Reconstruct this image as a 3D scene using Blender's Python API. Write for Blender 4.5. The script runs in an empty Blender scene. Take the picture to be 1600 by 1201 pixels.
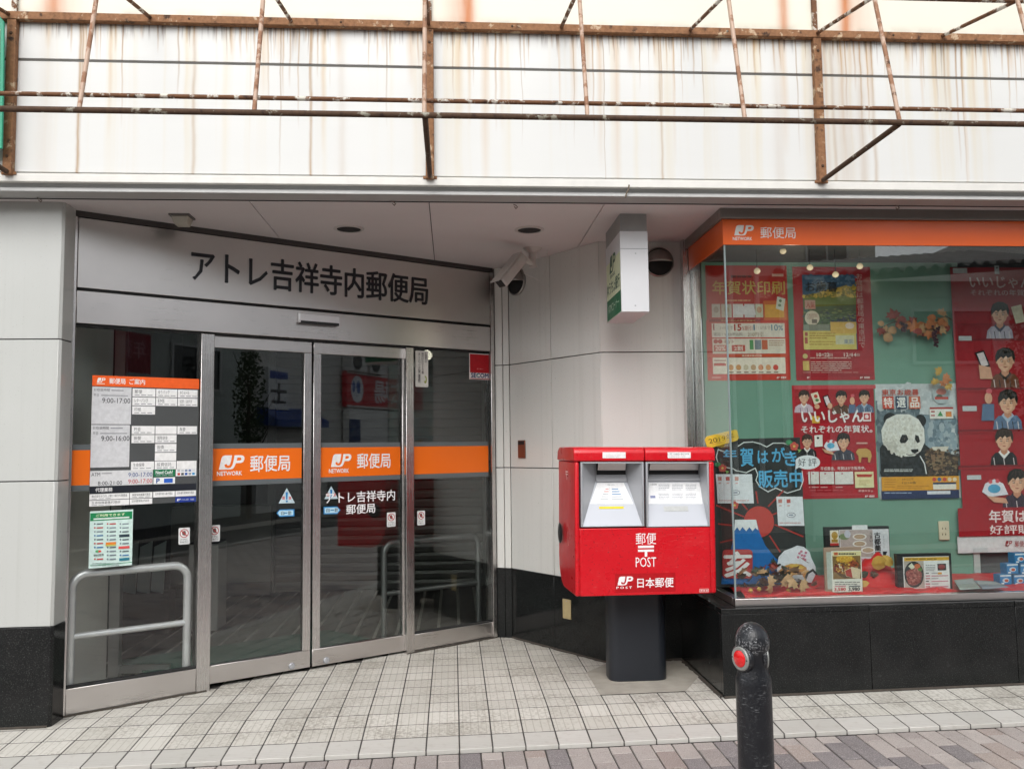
import bpy, bmesh, math, random
from mathutils import Vector, Matrix
random.seed(7)
sc = bpy.context.scene
COL = sc.collection
# ---------------------------------------------------------------- camera, sky, sun, exposure
F_PX, PITCH, YAW, ROLL = 1308.487, 0.0750695, 0.0713819, -0.0124272
W, H = 1600, 1201
EYE = Vector((0, 0, 1.31588))
fw = Vector((math.sin(YAW)*math.cos(PITCH), math.cos(YAW)*math.cos(PITCH), math.sin(PITCH)))
r0 = Vector((math.cos(YAW), -math.sin(YAW), 0)); u0 = r0.cross(fw)
RT = math.cos(ROLL)*r0 + math.sin(ROLL)*u0
UP = -math.sin(ROLL)*r0 + math.cos(ROLL)*u0
cd = bpy.data.cameras.new('camera'); cam = bpy.data.objects.new('camera', cd); COL.objects.link(cam)
m = Matrix((RT, UP, -fw)).transposed().to_4x4(); m.translation = EYE
cam.matrix_world = m
cd.sensor_fit = 'HORIZONTAL'; cd.sensor_width = 36; cd.lens = 36*F_PX/W
cd.clip_start = .05; cd.clip_end = 1500
sc.camera = cam
world = bpy.data.worlds.new('World'); sc.world = world; world.use_nodes = True
nt = world.node_tree; nt.nodes.clear()
sky = nt.nodes.new('ShaderNodeTexSky'); sky.sky_type = 'NISHITA'; sky.sun_disc = False
sky.sun_elevation = math.radians(42); sky.sun_rotation = math.radians(190)
sky.air_density = 1.0; sky.dust_density = 2.5; sky.ozone_density = 1.0
hs = nt.nodes.new('ShaderNodeHueSaturation'); hs.inputs['Saturation'].default_value = .22   # overcast: a grey-white sky
bg = nt.nodes.new('ShaderNodeBackground'); bg.inputs['Strength'].default_value = .15
wo = nt.nodes.new('ShaderNodeOutputWorld')
nt.links.new(sky.outputs[0], hs.inputs['Color']); nt.links.new(hs.outputs[0], bg.inputs[0]); nt.links.new(bg.outputs[0], wo.inputs[0])
sd = bpy.data.lights.new('sun', 'SUN'); sd.energy = .85; sd.angle = math.radians(60); sd.color = (1, .985, .96)
sun = bpy.data.objects.new('sun', sd); COL.objects.link(sun)
az = math.radians(190)
el = math.radians(42)
sdir = Vector((math.sin(az)*math.cos(el), math.cos(az)*math.cos(el), math.sin(el)))
sun.rotation_euler = sdir.to_track_quat('Z', 'Y').to_euler()
vs = sc.view_settings; vs.view_transform = 'Standard'; vs.look = 'None'; vs.gamma = 1; vs.use_curve_mapping = False
vs.exposure = 0.82
try:
    sc.cycles.transparent_max_bounces = 20; sc.cycles.max_bounces = 10; sc.cycles.caustics_reflective = False
    sc.cycles.use_denoising = True; sc.cycles.sample_clamp_indirect = 6
except Exception: pass

# ---------------------------------------------------------------- helpers
def lin(c):
    return c/12.92 if c <= .04045 else ((c+.055)/1.055)**2.4
def hexc(s):
    s = s.lstrip('#'); return tuple(lin(int(s[i:i+2], 16)/255) for i in (0, 2, 4))
MATS = {}
class NT:
    """small wrapper to wire shader nodes"""
    def __init__(s, name):
        s.m = bpy.data.materials.new(name); s.m.use_nodes = True; s.t = s.m.node_tree
        s.b = s.t.nodes['Principled BSDF']; s.o = s.t.nodes['Material Output']
    def n(s, kind, **kw):
        x = s.t.nodes.new('ShaderNode'+kind)
        for k, v in kw.items():
            if k in x.inputs.keys(): s.set(x.inputs[k], v)
            else: setattr(x, k, v)
        return x
    def set(s, sock, v):
        if isinstance(v, bpy.types.NodeSocket): s.t.links.new(v, sock)
        elif hasattr(sock, 'default_value'):
            if isinstance(v, tuple) and len(v) == 3 and sock.type == 'RGBA': v = (*v, 1)
            sock.default_value = v
    def math(s, op, a, b=None, c=None, clamp=False):
        x = s.t.nodes.new('ShaderNodeMath'); x.operation = op; x.use_clamp = clamp
        for i, v in enumerate((a, b, c)):
            if v is not None: s.set(x.inputs[i], v)
        return x.outputs[0]
    def mix(s, f, a, b, mode='MIX'):
        x = s.t.nodes.new('ShaderNodeMix'); x.data_type = 'RGBA'; x.blend_type = mode
        s.set(x.inputs[0], f); s.set(x.inputs[6], a); s.set(x.inputs[7], b); return x.outputs[2]
    def noise(s, vec, scale, detail=3, rough=.55):
        x = s.n('TexNoise', Scale=scale, Detail=detail, Roughness=rough)
        if vec is not None: s.t.links.new(vec, x.inputs['Vector'])
        return x.outputs['Fac']
    def ramp(s, f, a, b):
        x = s.n('MapRange'); x.interpolation_type = 'SMOOTHSTEP'
        s.set(x.inputs[0], f); x.inputs[1].default_value = a; x.inputs[2].default_value = b; return x.outputs[0]
    def pos(s): return s.n('NewGeometry').outputs['Position']
    def objc(s): return s.n('TexCoord').outputs['Object']
    def sep(s, v):
        x = s.n('SeparateXYZ'); s.t.links.new(v, x.inputs[0]); return x.outputs
    def comb(s, x, y, z):
        c = s.n('CombineXYZ'); [s.set(c.inputs[i], v) for i, v in enumerate((x, y, z))]; return c.outputs[0]
    def bump(s, h, strength=.3, dist=.002):
        x = s.n('Bump', Strength=strength, Distance=dist); s.set(x.inputs['Height'], h)
        s.t.links.new(x.outputs[0], s.b.inputs['Normal'])
    def p(s, **kw):
        for k, v in kw.items(): s.set(s.b.inputs[k.replace('_', ' ')], v)
        return s
def mat(name, col, rough=.5, metal=0., var=.12, scale=6., bump=0., bscale=80., coat=0., spec=.5):
    """plain surface with uneven tone, wear in the gloss and fine relief"""
    if name in MATS: return MATS[name]
    if isinstance(col, str): col = hexc(col)
    t = NT(name); P = t.pos()
    n = t.noise(P, scale, 4)
    dark = tuple(c*(1-var) for c in col); lite = tuple(min(1, c*(1+var*.6)) for c in col)
    t.p(Base_Color=t.mix(n, dark, lite), Metallic=metal, Specular_IOR_Level=spec)
    t.p(Roughness=t.math('MULTIPLY_ADD', t.noise(P, scale*3.1, 3), rough*.5, rough*.75))
    if bump: t.bump(t.noise(P, bscale, 3), bump, .002)
    if coat: t.p(Coat_Weight=coat, Coat_Roughness=.08)
    MATS[name] = t.m; return t.m
def ink(h):
    """flat print colour"""
    k = 'ink_'+h
    if k not in MATS:
        t = NT(k); c = hexc(h); P = t.pos()
        c2 = t.mix(t.noise(P, 45., 4, .65), tuple(v*.72 for v in c), tuple(min(1, v*1.16+.004) for v in c))
        t.p(Base_Color=c2, Roughness=t.math('MULTIPLY_ADD', t.noise(P, 9., 2), .3, .25), Specular_IOR_Level=.35); MATS[k] = t.m
    return MATS[k]

def link(o): COL.objects.link(o); return o
def thing(name, loc, label, cat, group=None, kind=None):
    o = link(bpy.data.objects.new(name, None)); o.location = loc; o.empty_display_size = .1
    o['kind'] = kind or 'thing'
    if label: o['label'] = label
    if cat: o['category'] = cat
    if group: o['group'] = group
    return o
def tag(o, label=None, cat=None, group=None, kind=None):
    for k, v in (('label', label), ('category', cat), ('group', group), ('kind', kind)):
        if v: o[k] = v
    return o
def wloc(o):
    p = Vector(o.location)
    while o.parent: o = o.parent; p += Vector(o.location)
    return p
class MB:
    """collects world-space geometry, then links it as one mesh object"""
    def __init__(s): s.v = []; s.f = []; s.mi = []; s.mats = []
    def m(s, mt):
        if mt not in s.mats: s.mats.append(mt)
        return s.mats.index(mt)
    def add(s, vs, fs, mt=None):
        k = len(s.v); s.v += [tuple(v) for v in vs]; i = s.m(mt) if mt else 0
        for f in fs: s.f.append([a+k for a in f]); s.mi.append(i)
        return s
    BF = [(0,3,2,1),(4,5,6,7),(0,1,5,4),(1,2,6,5),(2,3,7,6),(3,0,4,7)]
    def hexa(s, p, mt=None): return s.add(p, s.BF, mt)
    def box(s, x0, y0, z0, x1, y1, z1, mt=None):
        return s.hexa([(x0,y0,z0),(x1,y0,z0),(x1,y1,z0),(x0,y1,z0),(x0,y0,z1),(x1,y0,z1),(x1,y1,z1),(x0,y1,z1)], mt)
    def pbox(s, pl, a, b, c, d, h0, h1, mt=None):
        """box on a plane: u a..c, v b..d, from height h0 (back) to h1 (front)"""
        q = [pl.pt(a,b,h0), pl.pt(c,b,h0), pl.pt(c,b,h1), pl.pt(a,b,h1), pl.pt(a,d,h0), pl.pt(c,d,h0), pl.pt(c,d,h1), pl.pt(a,d,h1)]
        return s.add(q, [(0,1,2,3),(4,7,6,5),(0,4,5,1),(1,5,6,2),(2,6,7,3),(3,7,4,0)], mt)
    def tube(s, pts, r, n=12, mt=None, caps=True):
        pts = [Vector(p) for p in pts]; L = len(pts); rings = []
        rr = r if isinstance(r, (list, tuple)) else [r]*L
        t0 = (pts[1]-pts[0]).normalized()
        a = t0.orthogonal().normalized()
        for i, p in enumerate(pts):
            t = (pts[min(i+1, L-1)]-pts[max(i-1, 0)]).normalized()
            a = (a - t*a.dot(t)).normalized(); b = t.cross(a)
            k = 1.0
            if 0 < i < L-1:
                c = (pts[i]-pts[i-1]).normalized().dot((pts[i+1]-pts[i]).normalized()); k = 1/max(.6, math.sqrt((1+c)/2))
            rings.append([p+(a*math.cos(2*math.pi*j/n)+b*math.sin(2*math.pi*j/n))*rr[i]*k for j in range(n)])
        vs = [v for R in rings for v in R]; fs = []
        for i in range(L-1):
            for j in range(n):
                fs.append((i*n+j, i*n+(j+1)%n, (i+1)*n+(j+1)%n, (i+1)*n+j))
        if caps: fs.append(tuple(reversed(range(n)))); fs.append(tuple((L-1)*n+j for j in range(n)))
        return s.add(vs, fs, mt)
    def lathe(s, o, prof, n=32, axis=None, mt=None):
        """profile (r, t) turned round an axis through o"""
        ax = Vector(axis or (0,0,1)).normalized(); a = ax.orthogonal().normalized(); b = ax.cross(a); o = Vector(o)
        vs = []; fs = []
        for r, t in prof:
            for j in range(n): vs.append(o+ax*t+(a*math.cos(2*math.pi*j/n)+b*math.sin(2*math.pi*j/n))*r)
        for i in range(len(prof)-1):
            for j in range(n): fs.append((i*n+j, i*n+(j+1)%n, (i+1)*n+(j+1)%n, (i+1)*n+j))
        fs.append(tuple(reversed(range(n)))); fs.append(tuple((len(prof)-1)*n+j for j in range(n)))
        return s.add(vs, fs, mt)
    def prism(s, pts, off, mt=None):
        """closed outline pushed along off"""
        n = len(pts); off = Vector(off); vs = [Vector(p) for p in pts]+[Vector(p)+off for p in pts]
        fs = [tuple(range(n)), tuple(reversed(range(n, 2*n)))]+[(i, i+n, (i+1) % n+n, (i+1) % n) for i in range(n)]
        return s.add(vs, fs, mt)
    def build(s, name, mt=None, parent=None, bevel=0., seg=2, smooth=False, loc=None, weld=False):
        o0 = wloc(parent) if parent else Vector((0,0,0))
        base = Vector(loc) if loc is not None else (o0 if parent else Vector((0,0,0)))
        me = bpy.data.meshes.new(name)
        me.from_pydata([tuple(Vector(v)-base) for v in s.v], [], s.f)
        for mm in ([mt] if (mt and not s.mats) else s.mats): me.materials.append(mm)
        if s.mats and len(s.mats) > 1: me.polygons.foreach_set('material_index', s.mi)
        bm = bmesh.new(); bm.from_mesh(me)
        if weld: bmesh.ops.remove_doubles(bm, verts=bm.verts, dist=1e-5)
        bmesh.ops.recalc_face_normals(bm, faces=bm.faces)
        if bevel:
            es = [e for e in bm.edges if len(e.link_faces) == 2 and e.calc_face_angle(0) > .5]
            bres = bmesh.ops.bevel(bm, geom=es, offset=bevel, segments=seg, affect='EDGES', profile=.5, clamp_overlap=True)
            for f_ in bres['faces']: f_.smooth = True
        bm.to_mesh(me); bm.free()
        if smooth:
            me.polygons.foreach_set('use_smooth', [True]*len(me.polygons))
            try: me.set_sharp_from_angle(angle=math.radians(40))
            except Exception: pass
        me.update()
        o = link(bpy.data.objects.new(name, me))
        if parent: o.parent = parent; o.location = base-o0
        else: o.location = base
        return o
class Plane:
    """a flat face in the scene: origin, u direction, v direction, outward normal"""
    def __init__(s, O, U, V=(0,0,1)):
        s.O = Vector(O); s.U = Vector(U).normalized(); V = Vector(V); s.V = (V-s.U*V.dot(s.U)).normalized(); s.N = s.U.cross(s.V)
    def pt(s, u, v, h=0): return s.O+s.U*u+s.V*v+s.N*h
    def off(s, h): return Plane(s.O+s.N*h, s.U, s.V)
    def hit(s, x, y):
        d = fw+RT*((x-W/2)/F_PX)+UP*((H/2-y)/F_PX)
        return EYE+d*((s.O-EYE).dot(s.N)/d.dot(s.N))
    def uv(s, x, y):
        p = s.hit(x, y)-s.O; return p.dot(s.U), p.dot(s.V)
    def rect(s, x0, y0, x1, y1):
        xm, ym = (x0+x1)/2, (y0+y1)/2
        return s.uv(x0, ym)[0], s.uv(xm, y1)[1], s.uv(x1, ym)[0], s.uv(xm, y0)[1]
_TX = {}
def glyphs(body, bold, space=1.0, line=1.0):
    k = (body, space, line)
    if k not in _TX:
        c = bpy.data.curves.new('lettering', 'FONT'); c.body = body; c.size = 1; c.resolution_u = 2
        c.offset = 0; c.space_character = space; c.space_line = line; c.align_x = 'CENTER' if '\n' in body else 'LEFT'
        o = bpy.data.objects.new('lettering', c); COL.objects.link(o)
        dg = bpy.context.evaluated_depsgraph_get(); me = bpy.data.meshes.new_from_object(o.evaluated_get(dg))
        v = [tuple(p.co)[:2] for p in me.vertices]; f = [tuple(p.vertices) for p in me.polygons]
        bpy.data.objects.remove(o); bpy.data.curves.remove(c); bpy.data.meshes.remove(me)
        _TX[k] = (v, f)
    return _TX[k]
def heavy(b):
    return [(0, 0)]+([(b, 0), (-b, 0), (0, b), (0, -b)] if b > .011 else [(b, 0)] if b > 0 else [])
class Art:
    """flat print on a plane; each call lies a hair above the one before"""
    def __init__(s, pl, h=.002, step=.00005): s.pl = pl; s.h = h; s.st = step; s.shape = MB(); s.texts = []
    def up(s): s.h += s.st; return s.h
    def poly(s, uv, c):
        h = s.up(); s.shape.add([s.pl.pt(u, v, h) for u, v in uv], [tuple(range(len(uv)))], ink(c) if isinstance(c, str) else c); return s
    def rect(s, a, b, c_, d, c): return s.poly([(a,b),(c_,b),(c_,d),(a,d)], c)
    def ell(s, u, v, ru, rv, c, n=22, a0=0, a1=360):
        return s.poly([(u+ru*math.cos(math.radians(a0+(a1-a0)*i/n)), v+rv*math.sin(math.radians(a0+(a1-a0)*i/n))) for i in range(n if a1-a0 == 360 else n+1)], c)
    def stroke(s, pts, w, c):
        h = s.up(); P = [Vector(p) for p in pts]; L = []; R = []
        for i, p in enumerate(P):
            a = (P[i]-P[i-1]).normalized() if i else (P[1]-P[0]).normalized()
            b = (P[i+1]-P[i]).normalized() if i < len(P)-1 else a
            t = (a+b).normalized() if (a+b).length > 1e-6 else a
            n = Vector((-t.y, t.x)); k = w/2/max(.5, n.dot(Vector((-a.y, a.x))))
            L.append(p+n*k); R.append(p-n*k)
        v = [s.pl.pt(q.x, q.y, h) for q in L+R]; n = len(P)
        s.shape.add(v, [(i, n+i, n+i+1, i+1) for i in range(n-1)], ink(c) if isinstance(c, str) else c); return s
    def text(s, body, a, b, c_, d, c, bold=.0, keep=False, space=1.0, line=1.0, mirror=False):
        v, f = glyphs(body, bold, space, line)
        if not v: return s
        xs = [p[0] for p in v]; ys = [p[1] for p in v]; x0, x1, y0, y1 = min(xs), max(xs), min(ys), max(ys)
        sx = (c_-a)/max(1e-6, x1-x0); sy = (d-b)/max(1e-6, y1-y0)
        if keep: sx = sy = min(sx, sy)
        tb_ = MB(); s.texts.append(tb_)
        for dx, dy in heavy(bold):
            s.h += s.st*.3
            tb_.add([s.pl.pt(a+(p[0]+dx-x0)*sx, b+(p[1]+dy-y0)*sy, s.h) for p in v], f, ink(c) if isinstance(c, str) else c)
        s.up(); return s
    # the same in photo-pixel units, measured on this plane
    def P(s, pts): return [s.pl.uv(*p) for p in pts]
    def ppoly(s, pts, c): return s.poly(s.P(pts), c)
    def prect(s, x0, y0, x1, y1, c): return s.rect(*s.pl.rect(x0, y0, x1, y1), c)
    def pell(s, x, y, rx, ry, c, n=22):
        a, b, c_, d = s.pl.rect(x-rx, y-ry, x+rx, y+ry); return s.ell((a+c_)/2, (b+d)/2, (c_-a)/2, (d-b)/2, c, n)
    def pstroke(s, pts, w, c):
        k = (s.pl.uv(pts[0][0]+w, pts[0][1])[0]-s.pl.uv(*pts[0])[0]); return s.stroke(s.P(pts), abs(k), c)
    def ptext(s, body, x0, y0, x1, y1, c, bold=.0, **k): return s.text(body, *s.pl.rect(x0, y0, x1, y1), c, bold, **k)
    def lines(s, x0, y0, x1, y1, n, c, fill=.5, seed=1):
        """rows of print too small to read: short broken bars"""
        rn = random.Random(seed); dy = (y1-y0)/n
        for i in range(n):
            x = x0; e = x1-(rn.random()*.35*(x1-x0) if i == n-1 else 0)
            while x < e:
                w = min(e-x, (x1-x0)*rn.uniform(.06, .2)); y = y0+dy*i
                s.prect(x, y+dy*(1-fill)/2, x+w*.86, y+dy*(1+fill)/2, c); x += w
                s.h -= s.st
            s.h += s.st*.2
        s.up(); return s
    def build(s, parent, shape='print', text='lettering'):
        r = []
        if s.shape.v: r.append(s.shape.build(shape, None, parent))
        for tb_ in s.texts: r.append(tb_.build(text, None, parent))
        return r
def mottle(A, x0, y0, x1, y1, cols, n, s, seed=1, inside=None, tall=1.):
    """a photographic patch: many small overlapping flecks of close colours"""
    rn = random.Random(seed); st = A.st; A.st = .000006; A.up()
    for i in range(n):
        x = rn.uniform(x0, x1); y = rn.uniform(y0, y1)
        if inside and not inside(x, y): continue
        k = s*rn.uniform(.5, 1.3); A.pell(x, y, k, k*tall*rn.uniform(.5, 1.1), rn.choice(cols), 7)
    A.st = st; A.up()
def logo(A, x0, y0, x1, y1, c, bgc):
    """the slanted JP emblem, in a pixel box"""
    a, b, c_, d = A.pl.rect(x0, y0, x1, y1); q = lambda L: [(a+(c_-a)*x, b+(d-b)*y) for x, y in L]
    A.poly(q([(0,0),(.46,0),(.55,.05),(.60,.18),(.66,.44),(.86,.44),(.95,.52),(1,.72),(.99,.88),(.93,.97),(.85,1),(.22,1),(.14,.94),(.10,.82),(.06,.5)]), c)
    A.poly(q([(.69,.62),(.80,.62),(.86,.66),(.88,.76),(.84,.83),(.72,.83)]), bgc)
    k = (c_-a)/390
    A.stroke(q([(.555,1.01),(.52,.62),(.48,.34),(.43,.22),(.35,.18),(.28,.23),(.26,.37)]), 38*k, bgc)
def face(A, x, y, s, shirt, hair='#1d1512', skin='#e3b394', collar=None, turn=0, wide=1.0):
    """a generic printed bust: head centre x, y and half-width s in pixels"""
    A.ppoly([(x-2.1*s*wide, y+3.4*s), (x-1.9*s*wide, y+2.2*s), (x-1.1*s, y+1.65*s), (x+1.1*s, y+1.6*s), (x+1.9*s*wide, y+2.2*s), (x+2.1*s*wide, y+3.4*s)], shirt)
    if collar: A.ppoly([(x-.75*s, y+1.6*s), (x, y+2.5*s), (x+.75*s, y+1.6*s), (x+.45*s, y+1.3*s), (x-.45*s, y+1.3*s)], collar)
    A.ppoly([(x-.42*s, y+.7*s), (x-.45*s, y+1.6*s), (x, y+2.0*s), (x+.45*s, y+1.6*s), (x+.42*s, y+.7*s)], '#c98f70')
    A.pell(x-s*.98, y+.12*s, .17*s, .28*s, '#d39d7e', 10); A.pell(x+s*.98, y+.12*s, .17*s, .28*s, '#d39d7e', 10)
    A.ppoly([(x-.95*s, y-.7*s), (x-.97*s, y+.2*s), (x-.78*s, y+.85*s), (x-.35*s, y+1.28*s), (x, y+1.36*s), (x+.35*s, y+1.28*s), (x+.78*s, y+.85*s), (x+.97*s, y+.2*s), (x+.95*s, y-.7*s)], skin)
    t = turn*s
    A.ppoly([(x+.45*s, y-.6*s), (x+.95*s, y-.6*s), (x+.96*s, y+.2*s), (x+.77*s, y+.84*s), (x+.35*s, y+1.26*s), (x+.1*s, y+1.34*s), (x+.55*s, y+.7*s)], '#d3a183')
    A.pell(x-.45*s, y+.55*s, .24*s, .18*s, '#e2a48c', 10); A.pell(x+.05*s, y-.35*s, .4*s, .2*s, '#eac3a8', 10)
    for i in range(5): q = -1.6+i*.75; A.pstroke([(x+q*s*wide, y+2.3*s), (x+(q+.18)*s*wide, y+3.35*s)], .10*s, '#2a2426' if i % 2 else '#d8cfcf')
    for e in (-1, 1):
        A.pell(x+t+e*.40*s, y+.12*s, .16*s, .08*s, '#2a1a15', 8)
        A.ppoly([(x+t+e*.62*s, y-.14*s), (x+t+e*.2*s, y-.18*s), (x+t+e*.2*s, y-.10*s), (x+t+e*.62*s, y-.06*s)], '#33221b')
    A.ppoly([(x+t-.04*s, y+.15*s), (x+t-.13*s, y+.5*s), (x+t+.13*s, y+.5*s), (x+t+.04*s, y+.15*s)], '#cf9878')
    A.ppoly([(x+t-.3*s, y+.78*s), (x+t, y+.74*s), (x+t+.3*s, y+.78*s), (x+t, y+.9*s)], '#a8564c')
    for e in (-1, 1): A.pell(x+t+e*.42*s, y+.10*s, .05*s, .05*s, '#f4f0ec', 6)
    A.ppoly([(x-1.12*s, y+.25*s), (x-1.2*s, y-.5*s), (x-.95*s, y-1.2*s), (x-.3*s, y-1.55*s), (x+.4*s, y-1.5*s), (x+1.0*s, y-1.15*s), (x+1.2*s, y-.4*s), (x+1.1*s, y+.25*s), (x+.92*s, y-.1*s), (x+.8*s, y-.5*s), (x+.3*s, y-.25*s), (x+.1*s, y-.55*s), (x-.25*s, y-.2*s), (x-.5*s, y-.45*s), (x-.9*s, y-.05*s)], hair)
    hl = '#4a382e'
    for a_, b_ in ((-.6, -.75), (-.2, -.55), (.3, -.7), (.7, -.6)): A.pstroke([(x+a_*s*.6, y-1.35*s), (x+a_*s, y-1.0*s), (x+a_*s*1.15, y+b_*s)], .09*s, hl)
# ---------------------------------------------------------------- materials with their own pattern
def streaked(name, base, top, strength, wide):
    t = NT(name); P = t.pos(); X, Y, Z = t.sep(P)
    wob = t.math('ADD', X, t.math('MULTIPLY', t.math('SUBTRACT', t.noise(t.comb(t.math('MULTIPLY', X, 4.), 0., t.math('MULTIPLY', Z, 3.)), 1.), .5), .03))
    clus = t.ramp(t.noise(t.comb(t.math('MULTIPLY', X, 1.7), 3., 0.), 1., 2), .36, .62)
    fade = t.ramp(Z, 2.35, top)
    fade2 = t.math('MULTIPLY_ADD', fade, .75, .25)
    c = base
    broad = t.ramp(t.noise(t.comb(t.math('MULTIPLY', wob, 11.), 1., t.math('MULTIPLY', Z, .12)), 1., 3), .48, .75)
    c = t.mix(t.math('MULTIPLY', broad, t.math('MULTIPLY', fade2, .50)), base, hexc('#cdb988'))
    down = t.math('SUBTRACT', top, Z)
    def runs(cell, prob, w0, w1, lmax, seed):
        """separate drips, each starting at the beam with its own width and length"""
        xs = t.math('DIVIDE', wob, cell); idn = t.math('FLOOR', xs); fr = t.math('FRACT', xs)
        wn = t.n('TexWhiteNoise'); wn.noise_dimensions = '2D'; t.t.links.new(t.comb(idn, seed, 0.), wn.inputs['Vector'])
        r, g_, b_ = t.sep(wn.outputs['Color'])
        on = t.math('LESS_THAN', r, t.math('MULTIPLY_ADD', clus, prob*.75, prob*.25))
        d = t.math('MULTIPLY', t.math('ABSOLUTE', t.math('SUBTRACT', fr, t.math('MULTIPLY_ADD', g_, .4, .3))), cell)
        w = t.math('MULTIPLY_ADD', b_, w1-w0, w0)
        core = t.math('SUBTRACT', 1., t.math('DIVIDE', d, w), clamp=True)
        L = t.math('MULTIPLY_ADD', t.math('POWER', wn.outputs['Value'], 1.3), lmax, .07)
        tail = t.math('POWER', t.math('SUBTRACT', 1., t.math('DIVIDE', down, L), clamp=True), .8)
        return t.math('MULTIPLY', t.math('MULTIPLY', core, tail), on)
    c = t.mix(t.math('MULTIPLY', runs(.075, .85, .012, .030, 1.3, 3.), .50), c, hexc('#bd9047'))
    c = t.mix(t.math('MULTIPLY', runs(.036, .75, .004, .009, 1.0, 9.), .85, clamp=True), c, hexc('#a3762e'))
    c = t.mix(t.math('MULTIPLY', runs(.027, .42, .0025, .005, .55, 17.), .80, clamp=True), c, hexc('#74451e'))
    c = t.mix(t.math('MULTIPLY', runs(.24, .75, .003, .007, 2.6, 29.), .80, clamp=True), c, hexc('#8f672b'))
    # a few long runs that reach the bottom edge
    for x0, w, a in wide:
        d = t.math('DIVIDE', t.math('SUBTRACT', wob, x0), w)
        g = t.math('POWER', 2.718, t.math('MULTIPLY', t.math('MULTIPLY', d, d), -1.))
        c = t.mix(t.math('MULTIPLY', g, t.math('MULTIPLY', t.math('MULTIPLY_ADD', t.noise(t.comb(t.math('MULTIPLY', X, 60.), 2., t.math('MULTIPLY', Z, 5.)), 1.), .7, .45), a)), c, hexc('#9c722f'))
    drip = t.math('MULTIPLY', t.ramp(Z, top-.09, top), t.ramp(t.noise(t.comb(t.math('MULTIPLY', X, 40.), 5., t.math('MULTIPLY', Z, 2.)), 1., 3), .50, .62))
    c = t.mix(t.math('MULTIPLY', drip, .6), c, hexc('#4a2c16'))
    c = t.mix(t.math('MULTIPLY', t.noise(P, 2.2, 5), .14), c, hexc('#b4b8b6'))
    t.p(Base_Color=c, Roughness=.42, Specular_IOR_Level=.35)
    t.bump(t.noise(t.comb(t.math('MULTIPLY', X, .8), 0., t.math('MULTIPLY', Z, 2.)), 2.), .15, .01)
    MATS[name] = t.m; return t.m
FAC_Y = 4.182
fac = Plane((0, FAC_Y, 0), (1, 0, 0))
fx = lambda x, y: fac.uv(x, y)[0]
M_LOWPANEL = streaked('enamel_panel_streaked', (.655, .655, .635), 3.452, 1.0,
    [(fx(119, 300), .008, .85), (fx(486, 250), .007, .8), (fx(303, 150), .009, .5), (fx(1033, 200), .006, .55), (fx(1318, 150), .05, .28), (fx(1345, 150), .025, .35), (fx(1362, 120), .010, .45), (fx(1300, 120), .010, .4), (fx(535, 120), .02, .2), (fx(1215, 150), .03, .2), (fx(70, 150), .04, .16)])
def cream():
    t = NT('cream_panel_rusted'); P = t.pos(); X, Y, Z = t.sep(P)
    c = t.mix(t.math('MULTIPLY', t.noise(P, 1.3, 4), .5), (.72, .69, .60), (.60, .56, .44))
    wob = t.math('ADD', X, t.math('MULTIPLY', t.math('SUBTRACT', t.noise(t.comb(t.math('MULTIPLY', X, 2.), 0., t.math('MULTIPLY', Z, 4.)), 1.), .5), .03))
    for px, w, a in ((82, .040, .8), (730, .036, 1.0), (1223, .030, .75), (1321, .032, .95), (715, .075, .4), (1335, .10, .28), (90, .10, .35)):
        d = t.math('DIVIDE', t.math('SUBTRACT', wob, fx(px, 15)), w)
        g = t.math('POWER', 2.718, t.math('MULTIPLY', t.math('MULTIPLY', d, d), -1.))
        c = t.mix(t.math('MULTIPLY', g, t.math('MULTIPLY', t.math('MULTIPLY_ADD', t.noise(t.comb(t.math('MULTIPLY', X, 25.), 0., t.math('MULTIPLY', Z, 3.)), 1.), .8, .5), a), clamp=True), c, hexc('#b5651c'))
    mould = t.math('MULTIPLY', t.ramp(Z, 3.56, 3.47), t.ramp(t.noise(P, 9., 4), .35, .7))
    c = t.mix(t.math('MULTIPLY', mould, .55), c, hexc('#6f7059'))
    t.p(Base_Color=c, Roughness=.5); MATS['cream'] = t.m; return t.m
M_CREAM = cream()
def rusty(name, paint, amount, rust=('#5b3219', '#a0622f')):
    t = NT(name); P = t.pos()
    n = t.noise(P, 14., 5, .65); n2 = t.noise(P, 55., 4)
    r = t.mix(n2, hexc(rust[0]), hexc(rust[1]))
    r = t.mix(t.ramp(t.noise(P, 23., 3), .55, .75), r, hexc('#2c1a10'))
    f = t.ramp(n, .62-amount*.35, .70-amount*.35)
    t.p(Base_Color=t.mix(f, hexc(paint), r), Roughness=t.math('MULTIPLY_ADD', f, .35, .5), Metallic=0.)
    t.bump(t.math('ADD', n2, n), .5, .002); MATS[name] = t.m; return t.m
M_RUST = rusty('rusted_steel', '#b39a7c', .75, ('#5f3a24', '#a17651'))
M_PIPE = rusty('rusted_pipe_flaking_paint', '#c9c4b8', .62, ('#4d3020', '#7d5535'))
M_PIPED = rusty('dark_rusted_pipe', '#8f8b7c', .72, ('#33241a', '#5d432e'))
M_ROD = rusty('rafter_pipe_worn_paint', '#b39884', .42, ('#7d563f', '#a07a60'))
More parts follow.
